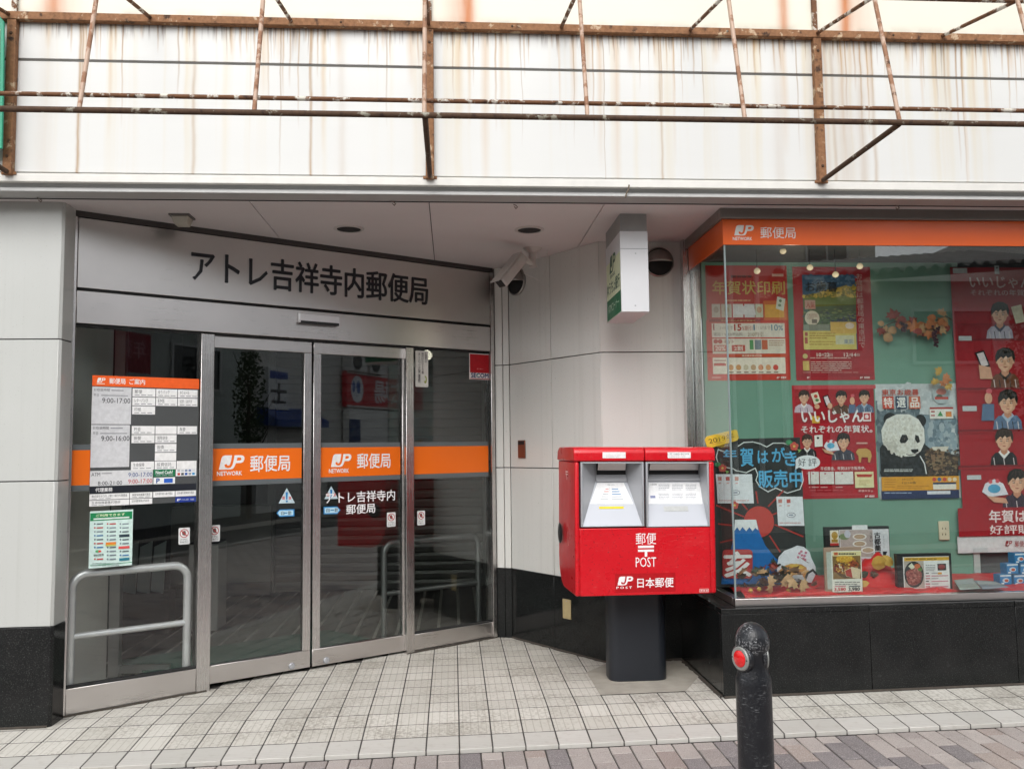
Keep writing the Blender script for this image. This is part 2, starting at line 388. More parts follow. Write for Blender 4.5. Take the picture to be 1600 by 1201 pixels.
def granite():
    t = NT('black_granite'); P = t.pos()
    v = t.n('TexVoronoi', Scale=260.); t.t.links.new(P, v.inputs['Vector'])
    sp = t.ramp(t.noise(P, 230., 2), .55, .75)
    c = t.mix(sp, (.008, .009, .009), (.055, .058, .055))
    c = t.mix(t.math('MULTIPLY', t.ramp(v.outputs['Distance'], .35, .1), .5), c, (.020, .022, .022))
    dust = t.ramp(t.noise(P, 3., 5), .45, .8)
    c = t.mix(t.math('MULTIPLY', dust, .07), c, (.13, .12, .115))
    t.p(Base_Color=c, Roughness=t.math('MULTIPLY_ADD', dust, .22, .12), Specular_IOR_Level=.30); MATS['granite'] = t.m; return t.m
M_GRAN = granite()
def steel(name, col, rough, vert=False):
    t = NT(name); P = t.pos(); X, Y, Z = t.sep(P)
    a, b = (2., 300.) if not vert else (260., 2.)
    br = t.noise(t.comb(t.math('MULTIPLY', X, a), t.math('MULTIPLY', Y, a), t.math('MULTIPLY', Z, b)), 1., 2)
    sm = t.noise(P, 3.5, 4)
    c = t.mix(sm, tuple(k*.82 for k in col), col)
    t.p(Base_Color=c, Metallic=1., Roughness=t.math('ADD', t.math('MULTIPLY_ADD', br, .10, rough-.05), t.math('MULTIPLY', sm, .10)))
    t.bump(br, .08, .0006); MATS[name] = t.m; return t.m
M_STEEL = steel('brushed_steel', (.76, .725, .705), .25)
M_NAME = steel('name_panel_steel', (.74, .71, .685), .26)
M_STEELV = steel('brushed_steel_upright', (.74, .715, .70), .22, True)
M_CHROME = steel('worn_rail_steel', (.60, .61, .61), .30)
def glass(name, tint, ior=1.5, boost=1.):
    t = NT(name); t.t.nodes.remove(t.b)
    tr = t.n('BsdfTransparent'); tr.inputs[0].default_value = (*tint, 1)
    gl = t.n('BsdfGlossy'); gl.inputs['Roughness'].default_value = .004; gl.inputs[0].default_value = (.96, .97, .965, 1)
    lw = t.n('LayerWeight'); lw.inputs[0].default_value = .5
    sch = t.math('MULTIPLY_ADD', t.math('POWER', lw.outputs['Facing'], 5.), .958, .042)
    mx = t.n('MixShader'); t.t.links.new(t.math('MULTIPLY', sch, boost, clamp=True), mx.inputs[0])
    t.t.links.new(tr.outputs[0], mx.inputs[1]); t.t.links.new(gl.outputs[0], mx.inputs[2]); t.t.links.new(mx.outputs[0], t.o.inputs[0])
    MATS[name] = t.m; return t.m
M_GLASS = glass('window_glass', (.92, .955, .94), 1.5, 1.7)
M_LGLASS = glass('left_fixed_glass', (.95, .96, .955), 1.5, 1.2)
M_SGLASS = glass('side_window_glass', (.93, .96, .945), 1.5, .8)
M_DGLASS = glass('door_glass', (.84, .865, .855), 1.52, 1.8)
def tile_mat():
    t = NT('ribbed_floor_tile'); O = t.objc(); X, Y, Z = t.sep(O); P = t.pos()
    rnd = t.n('ObjectInfo').outputs['Random']
    rib = t.math('SINE', t.math('MULTIPLY', Y, 2*math.pi/.0125))
    gx = t.math('ABSOLUTE', t.math('SINE', t.math('MULTIPLY', t.math('ADD', X, .0185), math.pi/.037)))
    groove = t.ramp(gx, .30, .06)
    dirt = t.math('MULTIPLY', t.noise(P, 2.3, 5), t.noise(P, 60., 3))
    c = t.mix(rnd, (.56, .54, .485), (.66, .638, .58))
    c = t.mix(t.math('MULTIPLY', groove, .42), c, (.25, .215, .17))
    c = t.mix(t.math('MULTIPLY', t.ramp(rib, .2, -1.), .20), c, (.30, .27, .23))
    c = t.mix(t.ramp(dirt, .20, .42), c, (.36, .335, .29))
    gum = t.n('TexVoronoi', Scale=5.); t.t.links.new(P, gum.inputs['Vector'])
    c = t.mix(t.math('MULTIPLY', t.ramp(gum.outputs['Distance'], .075, .05), .45), c, (.20, .185, .16))
    t.p(Base_Color=c, Roughness=.55, Specular_IOR_Level=.35)
    t.bump(t.math('SUBTRACT', t.math('MULTIPLY', rib, .3), groove), .5, .0012); MATS['tile'] = t.m; return t.m
M_TILE = tile_mat()
def nose_mat():
    t = NT('smooth_edge_tile'); O = t.objc(); X, Y, Z = t.sep(O); P = t.pos()
    rnd = t.n('ObjectInfo').outputs['Random']
    ln = t.math('MULTIPLY', t.ramp(t.math('SINE', t.math('MULTIPLY', Y, 2*math.pi/.018)), .5, 1.), t.ramp(Y, .01, -.01))
    c = t.mix(rnd, (.50, .485, .445), (.575, .555, .515))
    c = t.mix(t.math('MULTIPLY', ln, .25), c, (.33, .30, .27))
    c = t.mix(t.math('MULTIPLY', t.ramp(t.noise(P, 26., 5), .52, .75), .35), c, (.37, .34, .29))
    t.p(Base_Color=c, Roughness=.5); t.bump(t.math('MULTIPLY', ln, -1.), .5, .001); MATS['nose'] = t.m; return t.m
M_NOSE = nose_mat()
def paver(name, a, b):
    t = NT(name); P = t.pos(); rnd = t.n('ObjectInfo').outputs['Random']
    c = t.mix(rnd, hexc(a), hexc(b))
    c = t.mix(t.math('MULTIPLY', t.ramp(t.noise(P, 190., 2), .50, .68), .38), c, (.62, .58, .55))
    c = t.mix(t.math('MULTIPLY', t.ramp(t.noise(P, 240., 2), .56, .70), .55), c, (.05, .045, .045))
    c = t.mix(t.math('MULTIPLY', t.ramp(t.noise(P, 5., 5), .5, .8), .30), c, (.12, .105, .095))
    t.p(Base_Color=c, Roughness=.8); t.bump(t.noise(P, 160., 3), .35, .002); MATS[name] = t.m; return t.m
M_PAVE = [paver('paver_pink_grey', '#a39a95', '#b1a8a2'), paver('paver_charcoal', '#7a7474', '#878080'), paver('paver_brown', '#988a84', '#a4978f'), paver('paver_mid_grey', '#958c88', '#a29893')]
M_ASPH = mat('asphalt', (.055, .055, .055), .85, var=.3, scale=9, bump=.5, bscale=200)
M_MORTAR = mat('dark_joint_mortar', (.075, .068, .062), .95, var=.3)
M_CONC = mat('stained_cement', (.40, .375, .32), .85, var=.38, scale=11, bump=.3, bscale=60)
def cladding(name, col, rough):
    t = NT(name); P = t.pos(); X, Y, Z = t.sep(P)
    c = t.mix(t.noise(P, 1.6, 5), tuple(k*.93 for k in col), col)
    run = t.ramp(t.noise(t.comb(t.math('MULTIPLY', X, 26.), t.math('MULTIPLY', Y, 26.), t.math('MULTIPLY', Z, .5)), 1., 4), .50, .78)
    c = t.mix(t.math('MULTIPLY', run, .16), c, (.30, .285, .25))
    c = t.mix(t.math('MULTIPLY', t.ramp(t.noise(P, 120., 3, .7), .64, .70), .5), c, (.20, .19, .17))
    t.p(Base_Color=c, Roughness=t.math('MULTIPLY_ADD', t.noise(P, 5., 5), .25, rough-.05)); t.bump(t.noise(P, 2.5, 2), .12, .02); MATS[name] = t.m; return t.m
M_PILP = cladding('pillar_wall_panel', (.52, .53, .505), .12)  # darker twin of the recess panel, toned down against the strong front light
M_PANEL = cladding('glossy_panel_lightened', (.69, .69, .655), .12)  # same panel as the pillar, colour lightened to offset the dim recess
M_SOFFIT = mat('soffit_panel_paint', (.68, .64, .635), .6, var=.08, scale=2.2)
M_LIP = mat('grey_fascia_lip', (.42, .42, .41), .5, var=.15)
M_LIPW = mat('white_fascia_lip', (.70, .685, .64), .5, var=.16, scale=14)
M_GAP = mat('shadow_gap_backing', (.018, .018, .018), .9)
def worn_red():
    t = NT('worn_red_paint'); P = t.pos(); X, Y, Z = t.sep(P)
    c = t.mix(t.noise(P, 3., 4), (.52, .004, .011), (.64, .007, .016))
    c = t.mix(t.math('MULTIPLY', t.ramp(t.noise(P, 8., 6, .7), .48, .75), .10), c, (.55, .10, .09))
    c = t.mix(t.math('MULTIPLY', t.ramp(t.noise(P, 90., 4, .7), .60, .66), .7), c, (.16, .01, .012))
    sc = t.ramp(t.noise(t.comb(t.math('MULTIPLY', X, 25.), t.math('MULTIPLY', Y, 25.), t.math('MULTIPLY', Z, 420.)), 1., 2), .66, .72)
    c = t.mix(t.math('MULTIPLY', sc, .35), c, (.62, .22, .20))
    t.p(Base_Color=c, Roughness=t.math('MULTIPLY_ADD', t.noise(P, 7., 5), .35, .14), Specular_IOR_Level=.45, Coat_Weight=.15, Coat_Roughness=.15); t.bump(t.noise(P, 160., 2), .06, .001)
    MATS['post_box_red'] = t.m; return t.m
M_RED = worn_red()
M_SILVER = mat('silver_paint', (.42, .43, .45), .32, metal=.25, var=.06)
M_ORANGE = mat('orange_film', (.86, .155, .004), .35, var=.04, scale=2)
M_ORANGEW = mat('orange_sign_band', (.68, .105, .012), .25, var=.06, scale=2)
M_GREYF = mat('grey_film', (.115, .13, .135), .35, var=.05)
M_BLK = mat('black_plastic', (.012, .012, .013), .4)
M_DARK = mat('dark_interior', (.035, .036, .036), .8)
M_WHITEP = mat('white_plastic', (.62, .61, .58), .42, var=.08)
M_PAPER = mat('white_paper', (.80, .80, .79), .6, var=.03)
M_POLE = mat('slate_pillar_paint', (.013, .016, .022), .40, var=.2, scale=4)

# ---------------------------------------------------------------- ground
T, X0, Y3, SF, SX = .15, -.879008, 4.334955, .073988, .0102975
CF = math.cos(math.atan(SF))
Y0 = Y3-3*T*CF
def clampx(x): return max(-7, min(9, x))
def zt(x, y): return SX*clampx(x)+(0 if y >= Y3 else -(Y3-y)*SF)
def zpave(x, y): return SX*clampx(x)-.049-(Y0-y)*.012
g = MB(); xs = [-400, -60, -7, 9, 60, 400]
for i in range(5):
    for (ya, yb, za, zb) in ((-400, -2.6, -.17, -.17), (-2.6, .2, -.17, -.13)):
        g.add([(xs[i], ya, za+SX*clampx(xs[i])*.0), (xs[i+1], ya, za), (xs[i+1], yb, zb+SX*clampx(xs[i+1])), (xs[i], yb, zb+SX*clampx(xs[i]))], [(0,1,2,3)])
road = g.build('road', M_ASPH); road['kind'] = 'structure'
mk = MB(); mk.box(-30, -2.35, -.166, 40, -2.22, -.160); lm = mk.build('lane_marking', mat('road_paint', (.62, .62, .6), .8, var=.3, scale=20)); lm['kind'] = 'structure'
# tiled apron
def cell(t, name, parent, me, loc):
    o = link(bpy.data.objects.new(name, me)); o.parent = parent; o.location = Vector(loc)-Vector(parent.location); return o
def slab_mesh(name, w, d, h, mt, slope_y, slope_x, bevel=.001):
    b = MB(); q = []
    for z in (-h, 0):
        for sx_, sy_ in ((-1,-1),(1,-1),(1,1),(-1,1)):
            q.append((sx_*w/2, sy_*d/2, z+sx_*w/2*slope_x+sy_*d/2*slope_y))
    b.hexa(q); o = b.build(name, mt, bevel=bevel, seg=1); me = o.data; bpy.data.objects.remove(o); return me
floor = thing('tile_floor', (0, Y3, 0), None, None, kind='structure')
fb = MB()
fb.add([(-7, Y0+.004, zt(-7, Y0)-.0006), (9, Y0+.004, zt(9, Y0)-.0006), (9, Y3, zt(9, Y3)-.0005), (-7, Y3, zt(-7, Y3)-.0005), (9, 8.6, zt(9, 5)-.0005), (-7, 8.6, zt(-7, 5)-.0005),
        (-7, Y0+.004, -.4), (9, Y0+.004, -.4)], [(0,1,2,3), (3,2,4,5), (6,7,1,0)])
fb.build('mortar_bed', M_MORTAR, floor)
gap = .0075
me_back = slab_mesh('tile', T-.0062, T-.0095, .012, M_TILE, 0, SX)
me_front = slab_mesh('tile', T-.0066, T*CF-.008, .012, M_TILE, SF, SX)
me_nose = slab_mesh('edge_tile', T-.0052, T*CF-.004, .022, M_NOSE, SF, SX, .0025)
DL, DA = Vector((-1.993, 4.502, 0)), math.radians(31.757)
DU = Vector((math.cos(DA), math.sin(DA), 0)); DN = Vector((math.sin(DA), -math.cos(DA), 0))
AB = (Vector((.404, 5.895, 0)), Vector((.921, 5.133, 0)))
ABN = Vector((AB[1].y-AB[0].y, -(AB[1].x-AB[0].x), 0)).normalized()   # towards the street (-x,-y)
if ABN.y > 0: ABN = -ABN
cells = []
for r in range(0, 28):
    for c in range(-16, 34):
        x = X0+T*(c+.5); y = Y3-(3-r-.5)*T*CF if r < 3 else Y3+(r-3+.5)*T
        p = Vector((x, y, 0)); d = (p-DL).dot(DN)
        inside = d < -.10 and x > -2.3 and x < .45
        if r >= 3:
            if x > 1.387+.1: continue
            if x < -1.99-.08 and y > 4.37+.06 and d > -.05: continue
            if (p-AB[1]).dot(ABN) < -.10 and x < .95 and not inside: continue
            if x > .9 and y > 5.133+.07: continue
            if .771 < x < 1.221 and Y3+.15 < y < Y3+.60: continue
            if d < -.10 and not inside: continue
        cells.append((inside or not -2.35 < x < 3.2, r, x, y))
n_t = 0; rest = MB()
for ins, r, x, y in cells:
    if ins or n_t >= 300:
        z = zt(x, y); a = (T-gap)/2; f = a*(CF if r < 3 else 1)
        if ins: z -= .001
        rest.box(x-a, y-f, z-.012, x+a, y+f, z); continue
    n_t += 1
    name, me = ('edge_tile', me_nose) if r == 0 else (('tile', me_front) if r < 3 else ('tile', me_back))
    o = cell(T, name, floor, me, (x, y+(-.002 if r == 0 else 0), zt(x, y)+(random.uniform(.0002, .0010))))
    o.rotation_euler = (random.uniform(-.0015, .0015), random.uniform(-.0015, .0015), random.uniform(-.003, .003))
rest.build('tile_field', mat('inner_floor_tile', (.40, .375, .33), .45, var=.25, scale=5), floor)['kind'] = 'stuff'
cp = MB(); cp.add([(.766, Y3+.148, SX*.77+.003), (1.226, Y3+.150, SX*1.2+.003), (1.40, Y3+.46, SX*1.4+.0025), (1.385, Y3+.80, SX*1.38+.002), (.93, Y3+.79, SX*.93+.002), (.766, Y3+.60, SX*.77+.003)], [(0,1,2,3,4,5)])
cp.build('cement_patch', M_CONC, floor)
# brick paving
pave = thing('brick_pavement', (0, Y0, 0), None, None, kind='structure')
pb = MB(); pb.add([(-7, -.0, zpave(-7, 0)-.008), (9, -.0, zpave(9, 0)-.008), (9, Y0, zpave(9, Y0)-.008), (-7, Y0, zpave(-7, Y0)-.008), (-7, 0, -.3), (9, 0, -.3)], [(0,1,2,3), (4,5,1,0)])
pb.build('sand_bed', M_MORTAR, pave)
BW, BL = .0965, .193
bmes = {}
def brick_me(k, L):
    key = (k, round(L, 3))
    if key not in bmes: bmes[key] = slab_mesh('brick', BW-.006, L-.006, .03, M_PAVE[k], .012, SX, .0025)
    return bmes[key]
nb = 0; far_ = [MB() for _ in range(4)]
rb = random.Random(21)
for c in range(-60, 90):
    x = .02+BW*(c+.5); y = Y0-.012; first = True
    while y > .1:
        L = BL
        if first: L = BL*(.44 if c % 2 else .92); first = False
        k = rb.choices((0, 1, 2, 3), (62, 9, 8, 21))[0]
        if 1.1 < x < 1.9 and rb.random() < .25: k = 1
        yc = y-L/2
        if y > 3.28-.02 and -1.95 < x < 2.85 and nb < 300 and y-L > 2.9:
            o = cell(0, 'brick', pave, brick_me(k, L), (x, yc, zpave(x, yc)+rb.uniform(-.0015, .0015)))
            o.rotation_euler = (rb.uniform(-.006, .006), rb.uniform(-.006, .006), 0); nb += 1
        else:
            z = zpave(x, yc); far_[k].box(x-BW/2+.003, yc-L/2+.003, z-.02, x+BW/2-.003, yc+L/2-.003, z)
        y -= L
fa = MB()
for k in range(4):
    for i in range(0, len(far_[k].v), 8): fa.add(far_[k].v[i:i+8], MB.BF, M_PAVE[k])
fa.build('brick_field', None, pave)['kind'] = 'stuff'
kb = MB(); kb.box(-40, -.16, -.3, 60, -.005, -.02); kbo = kb.build('kerb', mat('kerb_concrete', (.36, .35, .33), .85, var=.2), bevel=.01); kbo['kind'] = 'structure'

# ---------------------------------------------------------------- upper wall
upper = thing('upper_wall', (0, FAC_Y, 2.6), 'rust-streaked white panel wall above the entrance and shop window', 'wall')
bk = MB(); bk.box(-4.4, FAC_Y+.022, 2.66, 4.6, FAC_Y+.5, 4.9); bk.build('backing', M_GAP, upper)
XS = [-4.25, -2.155, -.105, 1.935, 3.985]
for i in range(4):
    for z0, z1, mt in ((2.694, 3.258, M_LOWPANEL), (3.270, 3.462, M_LOWPANEL), (3.470, 4.85, M_CREAM)):
        b = MB(); b.box(XS[i]+.003, FAC_Y, z0, XS[i+1]-.003, FAC_Y+.02, z1); b.build('wall_panel', mt, upper, bevel=.003, seg=1)
tr = MB(); tr.box(-4.25, FAC_Y+.004, 3.2585, 3.98, FAC_Y+.018, 3.2695); tr.build('joint_strip', mat('joint_sealant', (.10, .095, .085), .7, var=.4, scale=8), upper)
lp = MB(); lp.prism([(-4.3, FAC_Y-.012, 2.686), (-4.3, FAC_Y-.012, 2.643), (-4.3, FAC_Y+.02, 2.643), (-4.3, FAC_Y+.02, 2.686)], (8.6, 0, 0))
lp.build('lip_strip', M_LIPW, upper, bevel=.003)
lp = MB(); lp.prism([(-4.3, FAC_Y+.018, 2.642), (-4.3, FAC_Y+.028, 2.628), (-4.3, FAC_Y+.012, 2.618), (-4.3, FAC_Y-.003, 2.604), (-4.3, FAC_Y-.003, 2.5985), (-4.3, FAC_Y+.118, 2.5985), (-4.3, FAC_Y+.118, 2.642)], (8.6, 0, 0))
lp.build('drip_moulding', M_LIP, upper)
jn = MB(); q = fac.off(.014); jn.tube([q.hit(983, 289), q.hit(982, 296), q.hit(979, 302), q.hit(977, 309)], .004, 8); jn.build('lip_joint', mat('dried_sealant', (.13, .10, .07), .8), upper)
# soffit
soff = thing('soffit', (0, 5.2, 2.6), None, None, kind='structure')
jx = [-4.3, -1.04, -.115, .815, 1.74, 4.3]
for i in range(5):
    b = MB(); b.box(jx[i]+.0025, 4.311, 2.6, jx[i+1]-.0025, 8.3, 2.612); b.build('soffit_panel', M_SOFFIT, soff)
b = MB(); b.box(-4.3, 4.28, 2.614, 4.3, 8.3, 2.7); b.build('soffit_backing', M_GAP, soff)

# ---------------------------------------------------------------- steel awning frame
aw = thing('awning_frame', (0, 3.8, 2.69), 'rusted bare steel pipe frame of an old awning on the wall', 'awning frame')
PX = [-2.155, -.105, 1.935]
RX = [-3.55, -2.86, -2.17, -1.492, -.80, -.108, .575, 1.252, 1.936, 2.622, 3.31]
def tb(name, a, b_, r, mt, n=10): m_ = MB(); m_.tube([a, b_], r, n); return m_.build(name, mt, aw, smooth=True)
tb('front_pipe', (-4.2, 3.394, 2.690), (4.0, 3.394, 2.695), .0125, M_PIPED, 14)
tb('back_pipe', (-4.2, 3.435, 2.772), (4.0, 3.435, 2.772), .0095, M_PIPE, 12)
tb('top_pipe', (-4.2, 3.575, 3.352), (4.0, 3.575, 3.358), .0115, M_PIPE, 12)
b = MB(); b.prism([(-4.25, FAC_Y-.002, 3.492), (-4.25, FAC_Y-.040, 3.492), (-4.25, FAC_Y-.040, 3.452), (-4.25, FAC_Y-.002, 3.452)], (8.2, 0, 0)); b.build('wall_beam', M_RUST, aw, bevel=.003)
for x in RX:
    tb('rafter', (x, 3.396, 2.70), (x, 3.60, 3.52), .0095, M_ROD)
    tb('brace', (x, FAC_Y-.03, 3.478), (x, 3.58, 3.354), .0095, M_PIPE)
for x in PX+[3.985]:
    b = MB(); b.box(x-.021, FAC_Y-.038, 2.672, x+.021, FAC_Y-.001, 3.451); b.build('post', M_RUST, aw, bevel=.003)
    b = MB(); b.box(x-.012, FAC_Y-.02, 3.493, x+.012, FAC_Y-.002, 4.6); b.build('upper_post', M_PIPE, aw)
    tb('strut', (x, FAC_Y-.03, 2.684), (x, 3.40, 2.688), .0125, M_PIPED)
    b = MB(); b.box(x-.035, FAC_Y-.018, 2.676, x+.035, FAC_Y-.012, 2.690); b.build('foot_plate', M_RUST, aw)
    for z in (2.76, 3.38):
        b = MB(); b.lathe((x, FAC_Y-.0375, z), [(.008, 0), (.008, .003), (.005, .006)], 8, (0, -1, 0)); b.build('bolt', M_PIPED, aw)
for x in (-1.30, -.55, .32, 1.45, 2.35):
    b = MB(); b.lathe((x, FAC_Y-.0395, 3.473), [(.006, 0), (.006, .003), (.003, .005)], 8, (0, -1, 0)); b.build('bolt', M_PIPED, aw)
# green-edged sign board cut by the left edge of the frame
gp = fac.off(.10)
gb_ = thing('sign_board', gp.hit(-40, 125), 'green-edged pale sign board at the far left, behind the rusty post', 'sign')
out = [(-90, 8), (-3, 22), (6, 34), (5.5, 110), (3, 232), (-90, 236)]
m_ = MB(); m_.prism([gp.hit(x, y) for x, y in out], (0, .012, 0)); m_.build('green_edge', mat('green_enamel', (.01, .30, .17), .4, var=.2, scale=20), gb_, bevel=.003)
inn = [(-90, 28), (-7, 38), (0, 46), (-1, 110), (-3, 222), (-90, 226)]
m_ = MB(); m_.prism([gp.off(.004).hit(x, y) for x, y in inn], (0, .003, 0)); m_.build('board_face', mat('aged_sign_face', (.58, .62, .52), .5), gb_)
# ---------------------------------------------------------------- left pillar
pil = thing('pillar', (-2.5, 4.43, 0), 'pale glossy panelled pillar with black granite base left of the doors', 'pillar')
PXR = -1.978
def chamf(z0, z1, x0=-3.6, yb=4.498, c=.012, g=0):
    return [(x0, 4.367-g, z0), (PXR-c+g, 4.367-g, z0), (PXR+g, 4.367+c-g, z0), (PXR+g, yb, z0), (x0, yb, z0)], (0, 0, z1-z0)
for z0, z1 in ((.464, 1.1745), (1.180, 1.889), (1.8945, 2.6)):
    b = MB(); b.prism(*chamf(z0, z1)); b.build('wall_panel', M_PILP, pil, bevel=.002, seg=1)
b = MB(); b.prism(*chamf(-.1, .4615, g=.004)); b.build('granite_base', M_GRAN, pil, bevel=.003)
b = MB(); b.box(-3.5, 4.375, .3, PXR-.006, 4.496, 2.55); b.build('backing', M_GAP, pil)

# ---------------------------------------------------------------- entrance: fixed frame
dp = Plane(DL, DU)
ent = thing('entrance_frame', dp.pt(1.35, 0, 0), 'stainless steel entrance surround with fixed glass sides and black lettered name panel', 'entrance')
UR = 2.695
def eb(name, mt, a, b, c, d, h0, h1, parent=ent, bev=.002):
    m_ = MB(); m_.pbox(dp, a, b, c, d, h0, h1); return m_.build(name, mt, parent, bevel=bev, seg=1)
ground = -.03
eb('jamb', M_STEELV, 0, ground, .024, 2.565, -.09, .004)
eb('jamb', M_STEELV, UR-.03, ground, UR, 2.565, -.09, .004)
eb('top_trim', mat('dark_bronze_trim', (.09, .082, .078), .4, metal=.6), 0, 2.567, UR, 2.60, -.09, -.006)
eb('name_panel', M_NAME, .027, 2.187, UR-.033, 2.562, -.06, 0)
eb('shadow_gap', M_GAP, .027, 2.170, UR-.033, 2.187, -.06, -.012)
eb('header_panel', M_STEEL, .027, 1.998, UR-.033, 2.170, -.06, 0)
eb('header_underside', M_GAP, .027, 1.985, UR-.033, 1.9975, -.09, -.015)
uL0, uL1 = dp.uv(306, 1080)[0], dp.uv(322, 1080)[0]
uR0, uR1 = dp.uv(634.5, 800)[0], dp.uv(646.5, 800)[0]
eb('mullion', M_STEELV, uL0, ground, uL1+.018, 1.985, -.09, .006)
eb('mullion', M_STEELV, uR0, ground, uR1, 1.985, -.09, .006)
eb('bottom_rail', M_STEEL, .0245, ground, uL0-.0005, .118, -.05, 0)
eb('bottom_rail', M_STEEL, uR1+.0005, ground, UR-.0305, .112, -.05, -.01)
eb('glazing_bead', M_GAP, .0245, .118, uL0-.0005, .128, -.045, -.006)
eb('glazing_bead', M_GAP, uR1+.0005, .112, UR-.0305, .124, -.045, -.014)
PL_ = (.0245, .128, uL0-.0005, 1.985); PR_ = (uR1+.0005, .124, UR-.0305, 1.985)
eb('glass_pane', M_LGLASS, PL_[0], PL_[1], PL_[2], PL_[3], -.034, -.026, bev=0)
eb('glass_pane', M_DGLASS, PR_[0], PR_[1], PR_[2], PR_[3], -.034, -.026, bev=0)
# lettering on the name panel, raised
A = Art(dp, .001)
nm = 'アトレ吉祥寺内郵便局'
ul, ur = dp.uv(299, 415)[0], dp.uv(668, 455)[0]
zb, ztp = dp.uv(660, 476)[1], dp.uv(660, 433)[1]
v, f = glyphs(nm, 0, 1.0)
x0 = min(p[0] for p in v); x1 = max(p[0] for p in v); y0 = min(p[1] for p in v); y1 = max(p[1] for p in v)
m_ = MB(); k = (ur-ul)/(x1-x0); kz = (ztp-zb)/(y1-y0)
nv = len(v); F = [dp.pt(ul+(p[0]-x0)*k, zb+(p[1]-y0)*kz, .006) for p in v]; B = [dp.pt(ul+(p[0]-x0)*k, zb+(p[1]-y0)*kz, -.001) for p in v]
ec = {}
for q in f:
    for i in range(len(q)):
        e = (q[i], q[(i+1) % len(q)]); ec[e] = 1
side = [(a, a+nv, b+nv, b) for a, b in ec if (b, a) not in ec]
m_.add(F+B, list(f)+side)
for i, (dx, dy) in enumerate(heavy(.016)[1:]):
    o_ = Vector(DU)*dx*k+Vector((0, 0, dy*k))+DN*(-.0002*(i+1)); m_.add([q+o_ for q in F]+[q+o_ for q in B], list(f)+side)
m_.build('lettering', mat('black_letter', (.012, .013, .018), .35), ent)
# orange film on the fixed side panes
zb0, zb1 = 1.147, 1.330
def stripe(parent, a, c, h, gz=.030):
    m_ = MB(); m_.pbox(dp, a, zb0, c, zb1, h, h+.0012); m_.build('orange_stripe', M_ORANGE, parent)
    for q0, q1 in ((zb0-gz, zb0-.0005), (zb1+.0005, zb1+gz)):
        m_ = MB(); m_.pbox(dp, a, q0, c, q1, h, h+.0010); m_.build('grey_stripe', M_GREYF, parent)
stripe(ent, PL_[0]+.003, PL_[2]-.012, -.0255); stripe(ent, PR_[0]+.002, PR_[2]-.012, -.0255)
# sliding doors, a little behind the fixed frame
def slider(name, label, a, c, stile_l, stile_r, hb=-.055):
    D = thing(name, dp.pt((a+c)/2, 0, hb), label, 'door', 'sliding glass doors of the post office')
    bz, tz, top = .112, 1.915, 1.984
    eb('bottom_rail', M_STEEL, a, .012, c, bz, hb-.02, hb+.02, D)
    eb('top_rail', M_STEEL, a, tz, c, top, hb-.02, hb+.02, D)
    if stile_l: eb('stile', M_STEELV, a, bz+.0005, a+stile_l, tz-.0005, hb-.02, hb+.021, D)
    if stile_r: eb('stile', M_STEELV, c-stile_r, bz+.0005, c, tz-.0005, hb-.02, hb+.021, D)
    p0, p1 = a+stile_l+.0005, c-stile_r-.0005
    eb('glass_pane', M_DGLASS, p0, bz+.001, p1, tz-.001, hb-.005, hb+.003, D, 0)
    stripe(D, p0+.004, p1-.006, hb+.0035)
    return D
po = dp.off(-.05)
uA, uM0, uM1, uB = uL1+.010, po.uv(484.5, 790)[0], po.uv(487.5, 790)[0], po.uv(636, 790)[0]
sl = po.uv(472.5, 790)[0]; sr_ = po.uv(499.5, 790)[0]; sb = po.uv(627, 790)[0]
dl = slider('sliding_door', 'left sliding glass door, with only two small stickers beneath its orange band', uA, uM0, .010, uM0-sl)
dr = slider('sliding_door', 'right sliding glass door, with the white office name beneath its orange band', uM1, uB, sr_-uM1, uB-sb)
for D, px, py in ((dl, 456, 1040), (dr, 510, 1031)):
    q = dp.off(-.034); m_ = MB(); m_.lathe(q.hit(px, py), [(.020, 0), (.020, .004), (.016, .010), (.007, .012)], 16, dp.N); m_.build('lock_button', M_SILVER, D, smooth=True)
dg = dp.off(-.0495)
for D, lx, tx in ((dl, (342, 711, 382, 733), (391, 711, 453, 736)), (dr, (517, 709, 549, 729), (558, 708, 610, 731))):
    A = Art(dg, .0005)
    logo(A, lx[0], lx[1], lx[2], lx[3], '#f4f1ee', M_ORANGE)
    A.ptext('NETWORK', lx[0]-3, lx[3]+3, lx[2]-4, lx[3]+9.5, '#f4f1ee', .02)
    A.ptext('郵便局', *tx, '#f4f1ee', .012)
    if D is dr:
        A.ptext('アトレ吉祥寺内', 509, 767, 617, 784, '#f1f1f1', .012)
        A.ptext('郵便局', 541, 787, 586, 802, '#f1f1f1', .012)
    A.build(D, 'logo')
# sensor above the doors
sp = dp.off(.03)
sn = thing('door_sensor', dp.pt(1.15, 2.06, 0), 'slim silver door sensor on the steel header above the doors', 'sensor')
a, b0, c, d0 = sp.rect(467, 491, 531, 506)
m_ = MB(); m_.pbox(dp, a, b0, c, d0, .0005, .036); m_.build('housing', mat('bright_sensor_case', (.72, .72, .73), .35, metal=.3), sn, bevel=.006)
m_ = MB(); m_.pbox(dp, a+.01, b0-.004, c-.008, b0+.012, .004, .037); m_.build('lens', M_BLK, sn)

